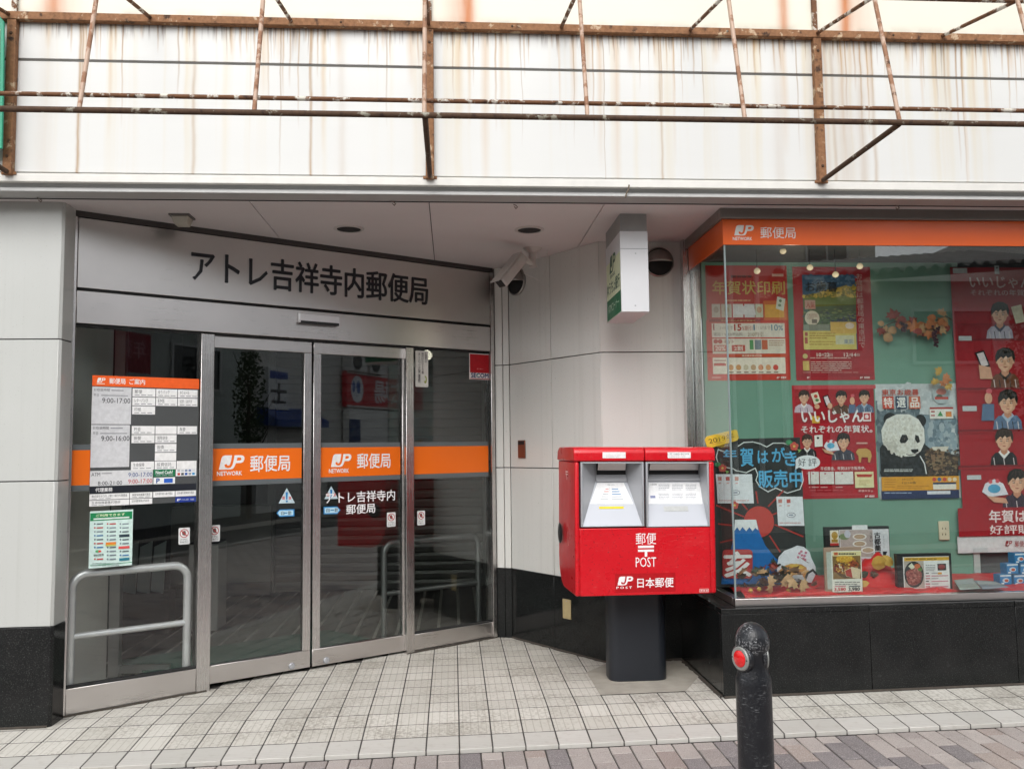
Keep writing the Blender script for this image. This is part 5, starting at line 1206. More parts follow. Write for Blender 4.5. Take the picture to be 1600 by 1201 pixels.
A.ppoly([(1271.5, 680), (1284, 679), (1284.5, 697), (1272, 698)], '#f2efe8'); A.pell(1277, 684, 2, 2, '#2a2c2c', 8)
A.ppoly([(1286, 697), (1290, 690), (1298, 686.5), (1306, 690), (1311, 703), (1293, 705)], '#e6e6ee'); A.pell(1297, 696, 6, 4.5, '#5fb2d8', 12); A.pell(1293, 689, 2.4, 2.4, '#d85a62', 8); A.pell(1301, 690, 2.4, 2.4, '#d85a62', 8); A.ppoly([(1283, 700), (1300, 706), (1302, 710), (1288, 707)], '#e0ad8c')
A.ppoly([(1336, 706), (1340, 701), (1352, 700), (1359, 704), (1361, 712), (1358, 722), (1355.5, 722), (1355, 714), (1345, 714), (1344, 722), (1341, 722), (1340, 712)], '#c9a25c'); A.lines(1337, 690, 1356, 694, 1, '#e0b6aa', .6, 4)
A.ptext('平成最後、年賀はがき販売中。', 1281, 728.5, 1351, 734, '#f3e3e0', .012)
for x0, x1 in ((1262, 1265), (1266, 1278.5), (1280, 1302), (1303.5, 1332)): A.prect(x0, 736.5, x1, 756, '#ebe6e2'); A.pell((x0+x1)/2-3, 739.5, 1.6, 1.2, '#c8707a', 8); A.prect(x0+1, 760, min(x0+12, x1), 761.5, '#e0a8a8')
A.prect(1334.5, 736.5, 1364, 761.5, '#ece2b0'); A.ppoly([(1336.5, 740.5), (1362, 740.5), (1360, 745), (1338.5, 745)], '#c0392e'); A.lines(1341, 749, 1358, 758, 3, '#c9a870', .4, 3)
A.lines(1264, 764, 1332, 767, 1, '#d86a70', .4, 5); A.ptext('郵便年賀.jp', 1340, 764.5, 1363, 768.6, '#f0c9c4', .01); A.prect(1264, 772, 1368, 772.4, '#d86068'); logo(A, 1350, 773.5, 1355, 776.5, '#f6eaea', ink('#b91f2c')); A.ptext('郵便局', 1357, 773.2, 1365, 776.6, '#f6eaea', .02); A.build(t)

t, A = notice('poster', 'photo poster of a panda headed 特選品, in the middle of the green board', 'poster', g2, (1370.5, 599.5, 1497, 778.5), '#cfd4d6', PG)
A.prect(1370.5, 625, 1497, 744, '#7a8891'); A.prect(1370.5, 599.5, 1497, 650, '#ccd1d4'); A.ppoly([(1370.5, 640), (1450, 648), (1488, 646), (1488, 706), (1370.5, 706)], '#66757d'); A.prect(1445, 648, 1482, 700, '#879aa6'); A.prect(1484, 640, 1497, 710, '#d4d9da')
mottle(A, 1371, 640, 1440, 700, ['#5f6e76', '#6d7c84', '#55646c', '#7a8890'], 200, 4, 6, None, 1.6)
mottle(A, 1452, 650, 1496, 705, ['#7f94a0', '#93a6b0', '#6c808c', '#a9b6bc'], 120, 4, 7, None, 1.8)
mottle(A, 1372, 602, 1496, 638, ['#c6cccf', '#d5dadc', '#bcc4c8'], 90, 5, 8)
A.ppoly([(1376, 744), (1374, 700), (1385, 685), (1400, 706), (1430, 712), (1440, 690), (1452, 700), (1456, 744)], '#16181a'); A.ppoly([(1440, 704), (1455, 700), (1497, 712), (1497, 744), (1436, 744)], '#3a2f28'); A.ppoly([(1452, 700), (1464, 697), (1476, 703), (1470, 735), (1458, 737)], '#8a6c50'); A.ppoly([(1455, 698), (1482, 697), (1478, 705), (1458, 703)], '#d8d2c4')
mottle(A, 1376, 706, 1446, 742, ['#1d2023', '#26292c', '#101214', '#33373a'], 260, 2.2, 9, lambda x, y: y > 700+abs(x-1412)*.1, 2.)
mottle(A, 1446, 702, 1496, 742, ['#4a3a2e', '#5c4836', '#2f2822', '#7a624a', '#8e7a5e'], 220, 2.4, 10, None, .8)
A.pell(1390, 655, 10.5, 10.5, '#141517'); A.pell(1437.5, 657, 8.5, 9.5, '#141517')
A.ppoly([(1378, 690), (1376, 672), (1384, 655), (1400, 647), (1420, 647), (1434, 655), (1443, 670), (1444, 690), (1438, 704), (1428, 712), (1414, 713), (1398, 706), (1385, 700)], '#e6e6e0'); A.ppoly([(1380, 692), (1390, 690), (1404, 704), (1398, 707)], '#cfcfc8')
mottle(A, 1379, 650, 1442, 712, ['#e8e6de', '#e0ded5', '#dad8ce', '#efeee7', '#d6d3c8'], 520, 1.9, 11, lambda x, y: ((x-1410)/31)**2+((y-681)/31)**2 < 1, 1.5)
mottle(A, 1379, 686, 1400, 708, ['#cbc8bd', '#d2cfc5', '#c3c0b6'], 60, 1.9, 12, lambda x, y: ((x-1410)/32)**2+((y-681)/31)**2 < 1, 1.4)
A.ppoly([(1404, 688), (1408, 679), (1415, 679), (1418, 686), (1413, 692), (1406, 692)], '#1c1c1e'); A.ppoly([(1429, 679), (1434, 681), (1436, 690), (1432, 692), (1428, 686)], '#1c1c1e'); A.pell(1412, 685.5, 1.2, 1.2, '#6a5a50', 8); A.pell(1431.6, 685.5, 1., 1.1, '#6a5a50', 8)
A.ppoly([(1422, 702), (1433, 701), (1434, 705), (1428, 708), (1423, 706)], '#1a1a1c'); A.pstroke([(1414, 709), (1420, 711), (1428, 708.5), (1434, 709)], .8, '#3a3634'); A.pstroke([(1436, 712), (1443, 724), (1446, 740)], 1.6, '#e8ecec')
A.ptext('東京お歳暮', 1376.5, 608, 1434, 617.5, '#cc4c34', .012)
for x, c, s_ in ((1377.5, '#cf4a34', '特'), (1398, '#2a3f60', '選'), (1419, '#d06a48', '品')): A.prect(x, 619, x+17.5, 638.5, c); A.ptext(s_, x+2, 621, x+15.5, 636.5, '#f3f0ea', .02)
A.pell(1469, 617.5, 13, 13.5, '#b5c0c4'); A.pell(1469, 612, 8, 5, '#d6887c'); A.pell(1466, 620, 5, 4, '#5a6a5c'); A.prect(1459, 620, 1480, 624, '#c44a40'); A.prect(1451, 636, 1487.5, 654, '#e9e7e0'); A.prect(1451, 636, 1487.5, 639, '#b53a38'); A.ppoly([(1463, 650), (1467.5, 642), (1472, 650)], '#4a9a5a'); A.prect(1476, 643, 1485, 651, '#e08a40'); A.prect(1453, 642, 1459, 644, '#b53a38'); A.prect(1453, 648, 1459, 650, '#b53a38')
A.lines(1380, 732, 1425, 737, 2, '#dfe3e2', .45, 7); A.prect(1376, 744, 1497, 765.5, '#e0a02e'); A.prect(1376, 765.5, 1497, 778.5, '#22315a')
A.ptext('10/22月', 1408, 746.5, 1425, 750, '#6d4a18', .01); A.ptext('12/14金', 1408, 751.5, 1430, 755.5, '#6d4a18', .02); A.lines(1380, 747, 1398, 762, 4, '#b0741c', .3, 4); A.lines(1400, 757.5, 1450, 763, 2, '#b0741c', .35, 9)
for i in range(5): A.pell(1458+i*8, 748.5, 3.2, 3.2, ('#c84a40', '#3f6a9c', '#c84a40', '#e8d8b8', '#e8d8b8')[i], 10); A.h -= A.st
A.h += .0006; A.prect(1456, 753, 1492, 764, '#e8e4d8'); A.prect(1456, 753, 1492, 756, '#22315a'); A.lines(1380, 768, 1440, 771, 1, '#a9b4cc', .5, 6); A.prect(1447, 766.5, 1483, 771.5, '#dfe2ea'); A.build(t)

g3 = gbp.off(.018)
t, A = notice('poster', 'tall dark red poster of five people one above another at the right edge', 'poster', g3, (1496, 418, 1664, 862), '#a31824', PG)
A.prect(1496, 505, 1664, 533, '#8f1420'); A.prect(1496, 836, 1664, 862, '#dcdde0')
A.ptext('いいじゃん', 1515, 432, 1612, 450, '#d8b9b9', .02); A.ptext('それぞれの年賀状', 1516, 452.5, 1612, 462, '#d8b9b9', .01)
for x, y, s, sh, hr, co, (ya_, yb_) in ((1562, 490, 12, '#b3adbd', '#1b1513', '#2c3450', (470, 534)), (1570, 563, 13, '#6f4028', '#110d0c', '#2e201a', (535, 597)), (1574, 628, 13, '#5f7796', '#14100e', '#a7bad0', (598, 661)), (1568, 687, 12, '#191a1e', '#33221a', '#ececec', (661, 725)), (1588, 752, 13, '#3e3142', '#18120f', '#352a3a', (725, 790))):
    face(A, x, y, s, sh, hr, collar=co, wide=.85)
    A.prect(1496, y+3.4*s-2, 1664, y+3.4*s+1.5, '#7c0f1a'); A.prect(1496, y+3.4*s+1.5, 1664, min(y+3.4*s+4, 833), '#a31824')
A.ppoly([(1522, 551), (1536, 547), (1546, 572), (1533, 577)], '#1d1e24'); A.ppoly([(1525, 553), (1535, 550), (1543, 570), (1533, 573.5)], '#e0d2d4'); A.ppoly([(1528, 570), (1546, 574), (1550, 592), (1530, 592)], '#d9a588')
A.pell(1543, 622, 6, 9, '#d9a588', 12); A.pell(1544, 611, 5, 4, '#d8606a', 10); A.ppoly([(1534, 631), (1552, 631), (1552, 657), (1532, 657)], '#5f7796')
A.ppoly([(1533, 768), (1538, 755), (1552, 748), (1566, 755), (1574, 772), (1545, 776)], '#e2e3ec'); A.pell(1552, 763, 10, 7, '#58a8d0', 14); A.pell(1546, 752, 3.4, 3.4, '#d85a62', 9); A.pell(1557, 751, 3.4, 3.4, '#d85a62', 9); A.ppoly([(1540, 774), (1570, 778), (1574, 786), (1552, 784)], '#d9a588')
A.ppoly([(1578, 480), (1594, 476), (1600, 503), (1586, 506)], '#e4dcc4')
A.prect(1496, 792, 1664, 836, '#a31824'); A.ptext('年賀はがき', 1544, 796, 1640, 815, '#ece2e2', .02); A.ptext('好評販売中', 1545, 819, 1652, 833, '#ece2e2', .012)
logo(A, 1569, 844, 1580, 852, '#9c1f2a', ink('#dcdde0')); A.ptext('郵便局', 1584, 844, 1605, 853, '#9c1f2a', .01); A.build(t)
for lab, r in (('white tape strip at the top left corner of the tall red poster', (1489, 419, 1511, 427)), ('white clip on the top edge of the tall red poster', (1554, 415, 1561, 428)), ('white tape on the poster edge beside the uppermost face', (1498, 525, 1518, 532)), ('white tape on the poster edge beside the third face', (1504, 634, 1526, 642)), ('white tape on the poster edge above the lowest face', (1511, 742, 1533, 749)), ('white tape at the lower left corner of the tall red poster', (1520, 856, 1543, 863))):
    t, A = notice('tape', lab, 'tape', g3.off(.006), r, '#c9cdd0', 'tape holding the tall poster', .0008)
    if 'clip' in lab: A.pell((r[0]+r[2])/2, r[1]+3.5, 1.4, 1.4, '#2a2c30', 8); A.build(t)

# ---------------------------------------------------------------- leaves, garland
def leafcol(n, c): return mat(n, c, .6, var=.35, scale=40)
LEAF = [leafcol('leaf_orange', (.52, .17, .05)), leafcol('leaf_red', (.30, .045, .03)), leafcol('leaf_tan', (.52, .30, .14)), leafcol('leaf_brown', (.13, .06, .03)), leafcol('leaf_gold', (.58, .34, .06)), leafcol('leaf_dark_green', (.03, .045, .02))]
lr = random.Random(11)
def leaf_mesh(k, kind):
    if kind == 'maple': prof_ = [(0, 0), (.32, .06), (.5, .0), (.46, .22), (.8, .34), (.52, .46), (.5, .74), (.24, .62), (0, 1.05), (-.24, .62), (-.5, .74), (-.52, .46), (-.8, .34), (-.46, .22), (-.5, .0), (-.32, .06)]
    else: prof_ = [(0, 0), (.28, .12), (.42, .4), (.3, .75), (0, 1.0), (-.3, .75), (-.42, .4), (-.28, .12)]
    me = bpy.data.meshes.new('leaf'); n = len(prof_)
    vs = [(0, .42, .05)]+[(x, y, -.10*abs(x)-.12*(y-.4)**2) for x, y in prof_]
    me.from_pydata(vs, [], [(0, i+1, (i+1) % n+1) for i in range(n)]); me.materials.append(LEAF[k]); return me
LM = [[leaf_mesh(k, q) for q in ('maple', 'oval')] for k in range(6)]
def leaf(parent, p, s, k=None, kind=None, facing=None):
    k = lr.randrange(6) if k is None else k; kind = lr.randrange(2) if kind is None else kind
    o = link(bpy.data.objects.new('leaf', LM[k][kind])); o.parent = parent; o.location = Vector(p)-Vector(parent.location); o.scale = (s, s, s)
    if facing: o.rotation_euler = (math.pi/2+lr.uniform(-.45, .45), lr.uniform(-.5, .5), lr.uniform(-math.pi, math.pi)*0); o.rotation_euler.rotate_axis('Z', lr.uniform(-math.pi, math.pi))
    else: o.rotation_euler = (lr.uniform(.1, 1.2), lr.uniform(-.5, .5), lr.uniform(-math.pi, math.pi))
    return o
gy = gbp.off(.05)
gar = thing('leaf_garland', gy.hit(1430, 515), 'garland of orange autumn leaves and dark grapes across the green board', 'garland')
pts = [(1377, 512), (1392, 505), (1408, 500), (1425, 505), (1440, 510), (1452, 508), (1464, 500), (1478, 494), (1488, 500)]
b = MB(); b.tube([gy.off(-.01).hit(*p) for p in pts], .003, 6); b.build('stem', LEAF[3], gar)
for i in range(34):
    k = lr.random()*(len(pts)-1.001); j = int(k); f = k-j; x = pts[j][0]*(1-f)+pts[j+1][0]*f; y = pts[j][1]*(1-f)+pts[j+1][1]*f
    dy = lr.uniform(-6, 14) if not 1440 < x < 1462 else lr.uniform(-2, 22)
    leaf(gar, gy.off(lr.uniform(-.01, .03)).hit(x, y+dy), lr.uniform(.045, .082), lr.choice((0, 0, 1, 2, 2, 2, 0, 1)), facing=True)
b = MB()
for cx_, cy_, n_ in ((1462, 524, 22), (1412, 512, 16)):
    for i in range(n_):
        f = i/n_; x = cx_+lr.uniform(-7, 7)*(1-f*.7); y = cy_-14+f*32 if cx_ > 1450 else cy_-8+f*14
        O = gy.off(.03+lr.uniform(-.01, .01)).hit(x, y); b.lathe(O-Vector((0, 0, .009)), [(.001, 0), (.007, .004), (.009, .009), (.007, .014), (.001, .018)], 8)
b.build('grapes', mat('grape_skin', (.055, .015, .03), .35, var=.3, scale=60), gar, smooth=True)['kind'] = 'stuff'
mp = thing('maple_spray', gy.hit(1471, 590), 'small spray of yellow and orange maple leaves above the panda poster', 'leaves')
for x, y, s, k in ((1473, 590, .06, 0), (1463, 600, .045, 4), (1480, 600, .045, 4), (1471, 582, .05, 4), (1484, 594, .035, 0), (1475, 597, .04, 0)):
    o = leaf(mp, gy.off(lr.uniform(-.01, .02)).hit(x, y), s, k, 0, True)

# ---------------------------------------------------------------- chalkboard display
CY = 4.66; cb = Plane((0, CY, 0), (1, 0, 0))
ckb = thing('chalkboard', cb.hit(1190, 914), 'black chalkboard with blue chalk 年賀はがき販売中, Mount Fuji and a red sun', 'chalkboard')
m_ = MB(); m_.prism([cb.hit(*p) for p in ((1113, 686), (1250, 683), (1263, 916), (1116, 917))], (0, .014, 0)); m_.build('board', mat('chalkboard_black', (.022, .024, .024), .7, var=.35, scale=5), ckb, bevel=.002)
A = Art(cb, .0008); WH = '#dfe2e2'; BL = '#5fb0dc'; RD = '#b23a34'
cl = [(1133, 706), (1122, 702), (1119, 714), (1124, 728), (1146, 732), (1150, 735), (1166, 738), (1180, 731), (1184, 741), (1181, 750), (1187, 760), (1200, 768), (1212, 762), (1230, 770), (1250, 764), (1255, 750), (1253, 735)]
A.pstroke(cl, 1.4, WH); A.pstroke([(1153, 697), (1162, 691), (1176, 690), (1188, 693), (1198, 698), (1208, 692), (1224, 692), (1232, 695)], 1.4, WH)
A.ptext('年', 1130, 702, 1151, 717, BL, .02); A.ptext('賀', 1157, 700, 1177, 728, BL, .02); A.ptext('は', 1184, 704, 1200, 723, BL, .02); A.ptext('が', 1206, 699, 1226, 721, BL, .02); A.ptext('き', 1226, 705, 1244, 727, BL, .02); A.ptext('販売中', 1185, 734, 1253, 761, BL, .02)
for x0, y0, x1, y1 in ((1119, 789, 1165, 808), (1122, 818, 1158, 822), (1125, 847, 1160, 839), (1181, 767, 1184, 786), (1224, 766, 1200, 791), (1159, 786, 1168, 796), (1210, 819, 1255, 838), (1202, 836, 1219, 862), (1206, 804, 1216, 800)): A.pstroke([(x0, y0), (x1, y1)], 2.2, RD)
A.build(ckb, 'print', 'lettering')
def cut(name, pts, col, dz, th=.003, parent=ckb):
    m_ = MB(); m_.prism([cb.off(dz).hit(*p) for p in pts], (0, .0028, 0)); return m_.build(name, ink(col), parent)
circ = lambda x, y, rx, ry, n=26: [(x+rx*math.cos(2*math.pi*i/n), y+ry*math.sin(2*math.pi*i/n)) for i in range(n)]
cut('paper_sun', circ(1186, 815, 23.5, 24.5), '#c2463f', .005)
cut('paper_mountain', [(1127, 912), (1128, 902), (1140, 870), (1146, 840), (1148.5, 812), (1181.5, 812), (1187, 832), (1196, 852), (1209, 868), (1222, 880), (1226, 912)], '#1f6cb4', .009)
cut('paper_snowcap', [(1148.5, 811.5), (1181.5, 811.5), (1185, 828), (1180, 824), (1176, 829.5), (1171, 823), (1166, 829.5), (1160, 822.5), (1156, 829), (1152, 823), (1147.5, 829)], '#e8ebf0', .013)
q_ = []
for cx_, cy_, a0_ in ((1170, 864, -90), (1170, 897, 0), (1135, 897, 90), (1135, 864, 180)):
    for i in range(5): an = math.radians(a0_+i*22.5); q_.append((cx_+6*math.cos(an), cy_+6*math.sin(an)))
cut('paper_seal', q_, '#b5403f', .017)
A = Art(cb.off(.0175), .0006); A.ptext('亥', 1132, 862, 1174, 900, '#eceaea', .03); A.build(ckb)
def cards(r, div, seed):
    x0, y0, x1, y1 = r; m_ = MB(); m_.prism([cb.off(.006).hit(*p) for p in ((x0, y0), (x1-3, y0), (x1, y1), (x0+3, y1))], (0, .002, 0)); m_.build('postcard', ink('#e6e8ee'), ckb)
    A = Art(cb.off(.0065), .0006)
    for d in div: A.prect(d, y0+1, d+.5, y1-1, '#c3c6cf'); 
    for i, d in enumerate([x0+2]+[d+2 for d in div]): A.prect(d+1, y0+4, d+7, y0+10, ('#c9847a', '#c25a54', '#d29a90')[i % 3]); A.prect(d+2, y0+13, d+6, y0+15, '#d8a8a4')
    A.lines(x0+5, y1-6, x1-3, y1-3, 1, '#d8a8a8', .5, seed)
    A.pell((x0+x1)/2+1, (y0+y1)/2+6, 7, 4, '#565c72', 18); A.pell((x0+x1)/2+1, (y0+y1)/2+6, 6.2, 3.3, '#e6e8ee', 18); A.prect((x0+x1)/2-2.5, (y0+y1)/2+5, (x0+x1)/2+4, (y0+y1)/2+7, '#8a90a4'); A.build(ckb)
cards((1118.5, 740.5, 1178, 786), (1131, 1145), 3); cards((1213, 775.5, 1257, 821), (1226,), 8)
def plum(x, y, s, leaf_=True):
    for i in range(5): an = 2*math.pi*i/5-.3; cut('paper_petal', circ(x+s*.62*math.cos(an), y+s*.62*math.sin(an), s*.55, s*.55, 10), '#cc5a50', .010+.0004*i)
    cut('paper_stamen', circ(x, y, s*.32, s*.32, 8), '#e8cf6a', .0136)
    if leaf_: cut('paper_leaf', circ(x-s*1.3, y-s*1.0, s*.9, s*.7, 10), '#3f8a5c', .008); cut('paper_leaf', [(x+s*.6, y+s*.7), (x+s*1.9, y+s*.9), (x+s*1.1, y+s*1.7), (x+s*1.2, y+s*1.2)], '#8cc06a', .008)
plum(1241, 697, 6); plum(1129, 731, 5.5); plum(1148, 789, 5.5, False)
# yellow 2019 label and speech balloon, white boar cutout
yl = thing('year_label', cb.hit(1128, 690), 'tilted yellow card reading 2019年 on the chalkboard top left corner', 'card')
m_ = MB(); m_.prism([cb.off(.012).hit(*p) for p in ((1103, 683), (1106, 681), (1148, 671), (1152, 672), (1154.5, 684), (1152, 688), (1109, 700), (1105, 698), (1101, 687))], (0, .003, 0)); m_.build('card', ink('#e0b83a'), yl, bevel=.001)
yp_ = Plane(cb.off(.0125).hit(1108, 696), (math.cos(.20), 0, math.sin(.20))); A = Art(yp_, .0006)
wl = (cb.hit(1148, 690)-cb.hit(1106, 690)).length; A.text('2019年', .004, .008, wl*.98, .042, '#3a3222', .0); A.rect(.004, .003, wl*.96, .0045, '#cf8a5a'); A.build(yl)
sbn = thing('speech_balloon', cb.hit(1262, 732), 'white speech balloon card reading 好評 at the chalkboard right edge', 'card')
m_ = MB(); m_.prism([cb.off(.016).hit(*p) for p in ([(1262+19.5*math.cos(a), 722+11*math.sin(a)) for a in [math.radians(d) for d in range(-165, 136, 15)]]+[(1243, 733.5), (1243.5, 726)])], (0, .003, 0)); m_.build('card', ink('#e9ebf0'), sbn)
A = Art(cb.off(.016), .0006); A.ptext('好', 1247, 716, 1259, 728, '#2c2e36', -.008); A.ptext('評', 1263, 715.5, 1276, 728, '#2c2e36', -.008); A.build(sbn)
wbo = thing('boar_card', cb.hit(1245, 908), 'rounded white card with a golden boar and pink blossom before the mountain', 'card')
m_ = MB(); m_.prism([cb.off(.05).hit(*p) for p in ((1215, 905), (1214, 885), (1217, 870), (1226, 860), (1237, 856), (1246, 852), (1256, 854), (1265, 862), (1268, 872), (1274, 884), (1275, 896), (1268, 910))], (0, .004, 0)); m_.build('card', ink('#dfe0e8'), wbo)
A = Art(cb.off(.05), .0006); A.ppoly([(1216, 892), (1224, 884), (1236, 880), (1252, 881), (1260, 886), (1261, 893), (1257, 904), (1253, 897), (1240, 898), (1232, 904), (1222, 900)], '#c98f4c'); A.ppoly([(1230, 882), (1245, 880), (1258, 886), (1246, 890)], '#d8b45a')
for dx, dy in ((0, 0), (-4, -3), (4, 1), (-6, 3), (2, 5), (6, -4), (-1, -6), (5, 7)): A.pell(1253+dx, 867+dy, 2.2, 2., '#c77a90', 8)
A.pstroke([(1250, 870), (1258, 876), (1264, 879)], .8, '#8a6a60'); A.build(wbo)
# heap of leaves and nuts
hp = thing('leaf_heap', cb.off(.12).hit(1215, 920), 'heap of dried autumn leaves, twigs and nuts before the chalkboard', 'leaves')
for i in range(60):
    x = lr.gauss(1212, 26); y = lr.uniform(892, 922)-max(0, 10-abs(x-1215)*.25)
    if 1158 < x < 1285: leaf(hp, cb.off(lr.uniform(.06, .18)).hit(x, y), lr.uniform(.03, .06), lr.choice((1, 3, 3, 2, 1, 5, 5, 5)))
for x, y, s in ((1242, 905, .06), (1225, 902, .065), (1250, 912, .055), (1200, 908, .05), (1208, 918, .045)): leaf(hp, cb.off(.19).hit(x, y), s, 2, 0, True)
for x, y in ((1173, 922), (1186, 920), (1232, 922)):
    O = cb.off(.16).hit(x, y); b = MB(); b.lathe(O, [(.001, -.012), (.010, -.008), (.013, 0), (.009, .009), (.002, .013)], 12); b.build('nut', LEAF[4], hp, smooth=True)
b = MB(); b.tube([cb.off(.15).hit(*p) for p in ((1262, 918), (1258, 905), (1262, 895), (1270, 890), (1276, 897))], .006, 8); b.build('twig', M_BLK, hp, smooth=True)

# ---------------------------------------------------------------- red cloth and goods on the display floor
def cloth():
    nx, ny = 120, 36; x0, x1, y0, y1 = XC+.06, XE-.02, 4.438, 5.05; vs = []; fs = []
    from mathutils import noise as N_
    for j in range(ny+1):
        for i in range(nx+1):
            x = x0+(x1-x0)*i/nx; y = y0+(y1-y0)*j/ny
            z = zf+.006+.030*abs(N_.noise(Vector((x*7, y*5, 1))))+.026*abs(N_.noise(Vector((x*19+y*8, y*9, 4))))+.008*max(0, math.sin(x*9+y*5))
            for hx, hy, hw, hh in ((2.41, 4.72, .10, .17), (1.98, 4.80, .14, .10), (2.60, 4.85, .12, .05)):
                d2 = ((x-hx)/hw)**2+((y-hy)/hw)**2
                z += hh*math.exp(-d2)*(1+.35*N_.noise(Vector((x*16, y*16, 9))))
            if x > 2.62: z = zf+.004+(z-zf)*max(.25, 1-(x-2.62)*4)
            if j == 0: z = zf+.004
            vs.append((x, y+(.010*math.sin(x*11) if j == 0 else 0), z))
    for j in range(ny):
        for i in range(nx): k = j*(nx+1)+i; fs.append((k, k+1, k+nx+2, k+nx+1))
    b = MB(); b.add(vs, fs); o = b.build('red_cloth', mat('red_satin', (.62, .012, .014), .42, var=.12, scale=12), smooth=True, loc=(2.5, 4.7, zf))
    md = o.modifiers.new('t', 'SOLIDIFY'); md.thickness = .0015
    tag(o, 'crumpled red cloth spread over the shop window floor', 'cloth')
cloth()
def stand(name, label, yy, r, border, mt, depth=.03, lean=0):
    pl = Plane((0, yy, 0), (1, 0, 0)); x0, y0, x1, y1 = r; t = thing(name, pl.hit((x0+x1)/2, y1), label, 'display picture')
    a, b_, c, d = pl.rect(*r); m_ = MB(); m_.pbox(pl, a, b_, c, d, -depth, 0); m_.build('frame', mt, t, bevel=.002); return t, Art(pl, .0008)
t, A = stand('framed_picture', 'black-framed picture of three noodle bowls, standing behind the brown stand', 4.82, (1290.5, 822.5, 1391, 905), 4, M_BLK)
A.prect(1312, 826.5, 1389.5, 882, '#d9d9de'); A.prect(1297, 828, 1310.5, 852, '#e6e2d2'); A.pell(1304, 836, 5, 6, '#b8923a'); A.prect(1299, 842, 1309, 847, '#a8822e'); A.prect(1297, 848, 1310.5, 852, '#b8322c')
A.prect(1313, 827.5, 1364, 870, '#b7a8a4'); A.pell(1319, 838, 8, 5, '#7d8f6a'); A.pell(1324, 834, 5, 6, '#c4c6d4')
for x, y in ((1343, 838), (1343, 849), (1356, 859), (1325, 860)): A.pell(x, y, 11, 5, '#e8e4e0'); A.pell(x, y, 8.6, 3.6, '#b59a80'); A.lines(x-6, y-2.4, x+6, y+2.4, 3, '#cdb79c', .4, int(x))
A.prect(1345, 872, 1364, 876, '#d88aa4'); A.ptext('古\n都\n蕎\n麦', 1366, 831, 1376, 870, '#17181c', .03); A.ptext('う\nま\nい', 1358.5, 831, 1363, 846, '#3a3c44', .01); A.ptext('手\n打\nち\nの', 1379.5, 836, 1382, 856, '#8a8c98'); A.ppoly([(1379, 861), (1386, 861), (1383.5, 868), (1387.5, 878), (1374, 880), (1380, 869)], '#26282e'); A.build(t)
m_ = MB(); pl = Plane((0, 4.82, 0), (1, 0, 0)); a, b_, c, d = pl.rect(1331, 821, 1355, 827); m_.pbox(pl, a, b_, c, d+.004, .001, .003); m_.build('tag', ink('#e6e9ec'), t)
t, A = stand('gift_card_stand', 'brown card stand with a fried dish photo priced 3,580 and 3,980', 4.475, (1288.5, 854.5, 1347, 925.5), 2, mat('kraft_card', (.36, .23, .16), .7, var=.2), .012)
A.prect(1292, 862, 1300, 920, '#b9bfb6'); A.prect(1299.5, 860, 1346.5, 924, '#e8e6dc'); A.prect(1301, 867, 1345, 904, '#8a6a3c'); A.prect(1301, 861, 1345, 868, '#e4d8a4'); A.prect(1303, 862.5, 1309, 867, '#c85a3a'); A.lines(1310, 863, 1340, 866.5, 1, '#5a5040', .7, 3)
A.pell(1324, 886, 20, 17, '#5c4226'); A.pell(1323, 884, 18, 14, '#7a5a34'); A.pell(1319, 873, 13, 5.5, '#d8a83c'); A.pell(1326, 876, 9, 4.5, '#c08a2c'); A.pell(1311, 888, 9, 7, '#7c2c20'); A.pell(1333, 882, 9, 6, '#9c4a2c'); A.ppoly([(1309, 880), (1313, 880), (1318, 893), (1314, 893)], '#e0d4b4'); A.ppoly([(1319, 891), (1331, 885), (1345, 889), (1343, 904), (1322, 900)], '#d8c4a4'); A.ppoly([(1320, 891), (1329, 887), (1332, 902), (1322, 899)], '#b03a32')
mottle(A, 1304, 868, 1342, 898, ['#c9962e', '#a8702a', '#8a4226', '#6c2c1e', '#dcb45a', '#5a3c22'], 160, 1.7, 13, lambda x, y: ((x-1323)/18)**2+((y-884)/14)**2 < 1)
A.ppoly([(1319, 891), (1331, 885), (1345, 889), (1343, 904), (1322, 900)], '#d8c4a4'); A.ppoly([(1320, 891), (1329, 887), (1332, 902), (1322, 899)], '#b03a32'); A.pell(1319, 873, 12, 4.6, '#d8a83c'); mottle(A, 1308, 869, 1330, 877, ['#e2ba50', '#c8922e', '#d2a23a'], 40, 1.6, 14)
A.lines(1304, 907, 1344, 914, 2, '#8a8a84', .4, 2); A.prect(1304, 914.5, 1321, 916, '#d07a8c'); A.prect(1326, 914.5, 1344, 916, '#5a5c64'); A.ptext('3,580', 1303.5, 917.5, 1321, 923, '#c22a38', .03); A.ptext('3,980', 1325.5, 917, 1343, 923, '#22242a', .03); A.build(t)
t, A = stand('framed_picture', 'black-framed picture of sliced beef on a dark plate', 4.53, (1402, 864.5, 1487.5, 921), 4, M_BLK)
A.prect(1411.5, 869, 1483.5, 919.5, '#e8e8e8'); A.prect(1412.5, 870, 1482.5, 875.5, '#dcae3e'); A.lines(1415, 871.4, 1478, 874, 1, '#8a6a2a', .7, 5); A.prect(1413, 876, 1444, 918.5, '#b5aca4'); A.pell(1428, 897, 15.2, 20.5, '#1f2224'); A.pell(1428, 897, 13.6, 18.6, '#34383a')
for x, y, rx, ry, c in ((1428, 900, 12, 13, '#7c3a36'), (1422, 896, 7, 6, '#9c5650'), (1433, 899, 7, 7, '#8a453f'), (1427, 908, 9, 6, '#a05a54'), (1421, 903, 4.5, 4, '#b5756c'), (1434, 907, 4, 4, '#94504a')): A.pell(x, y, rx, ry, c, 14)
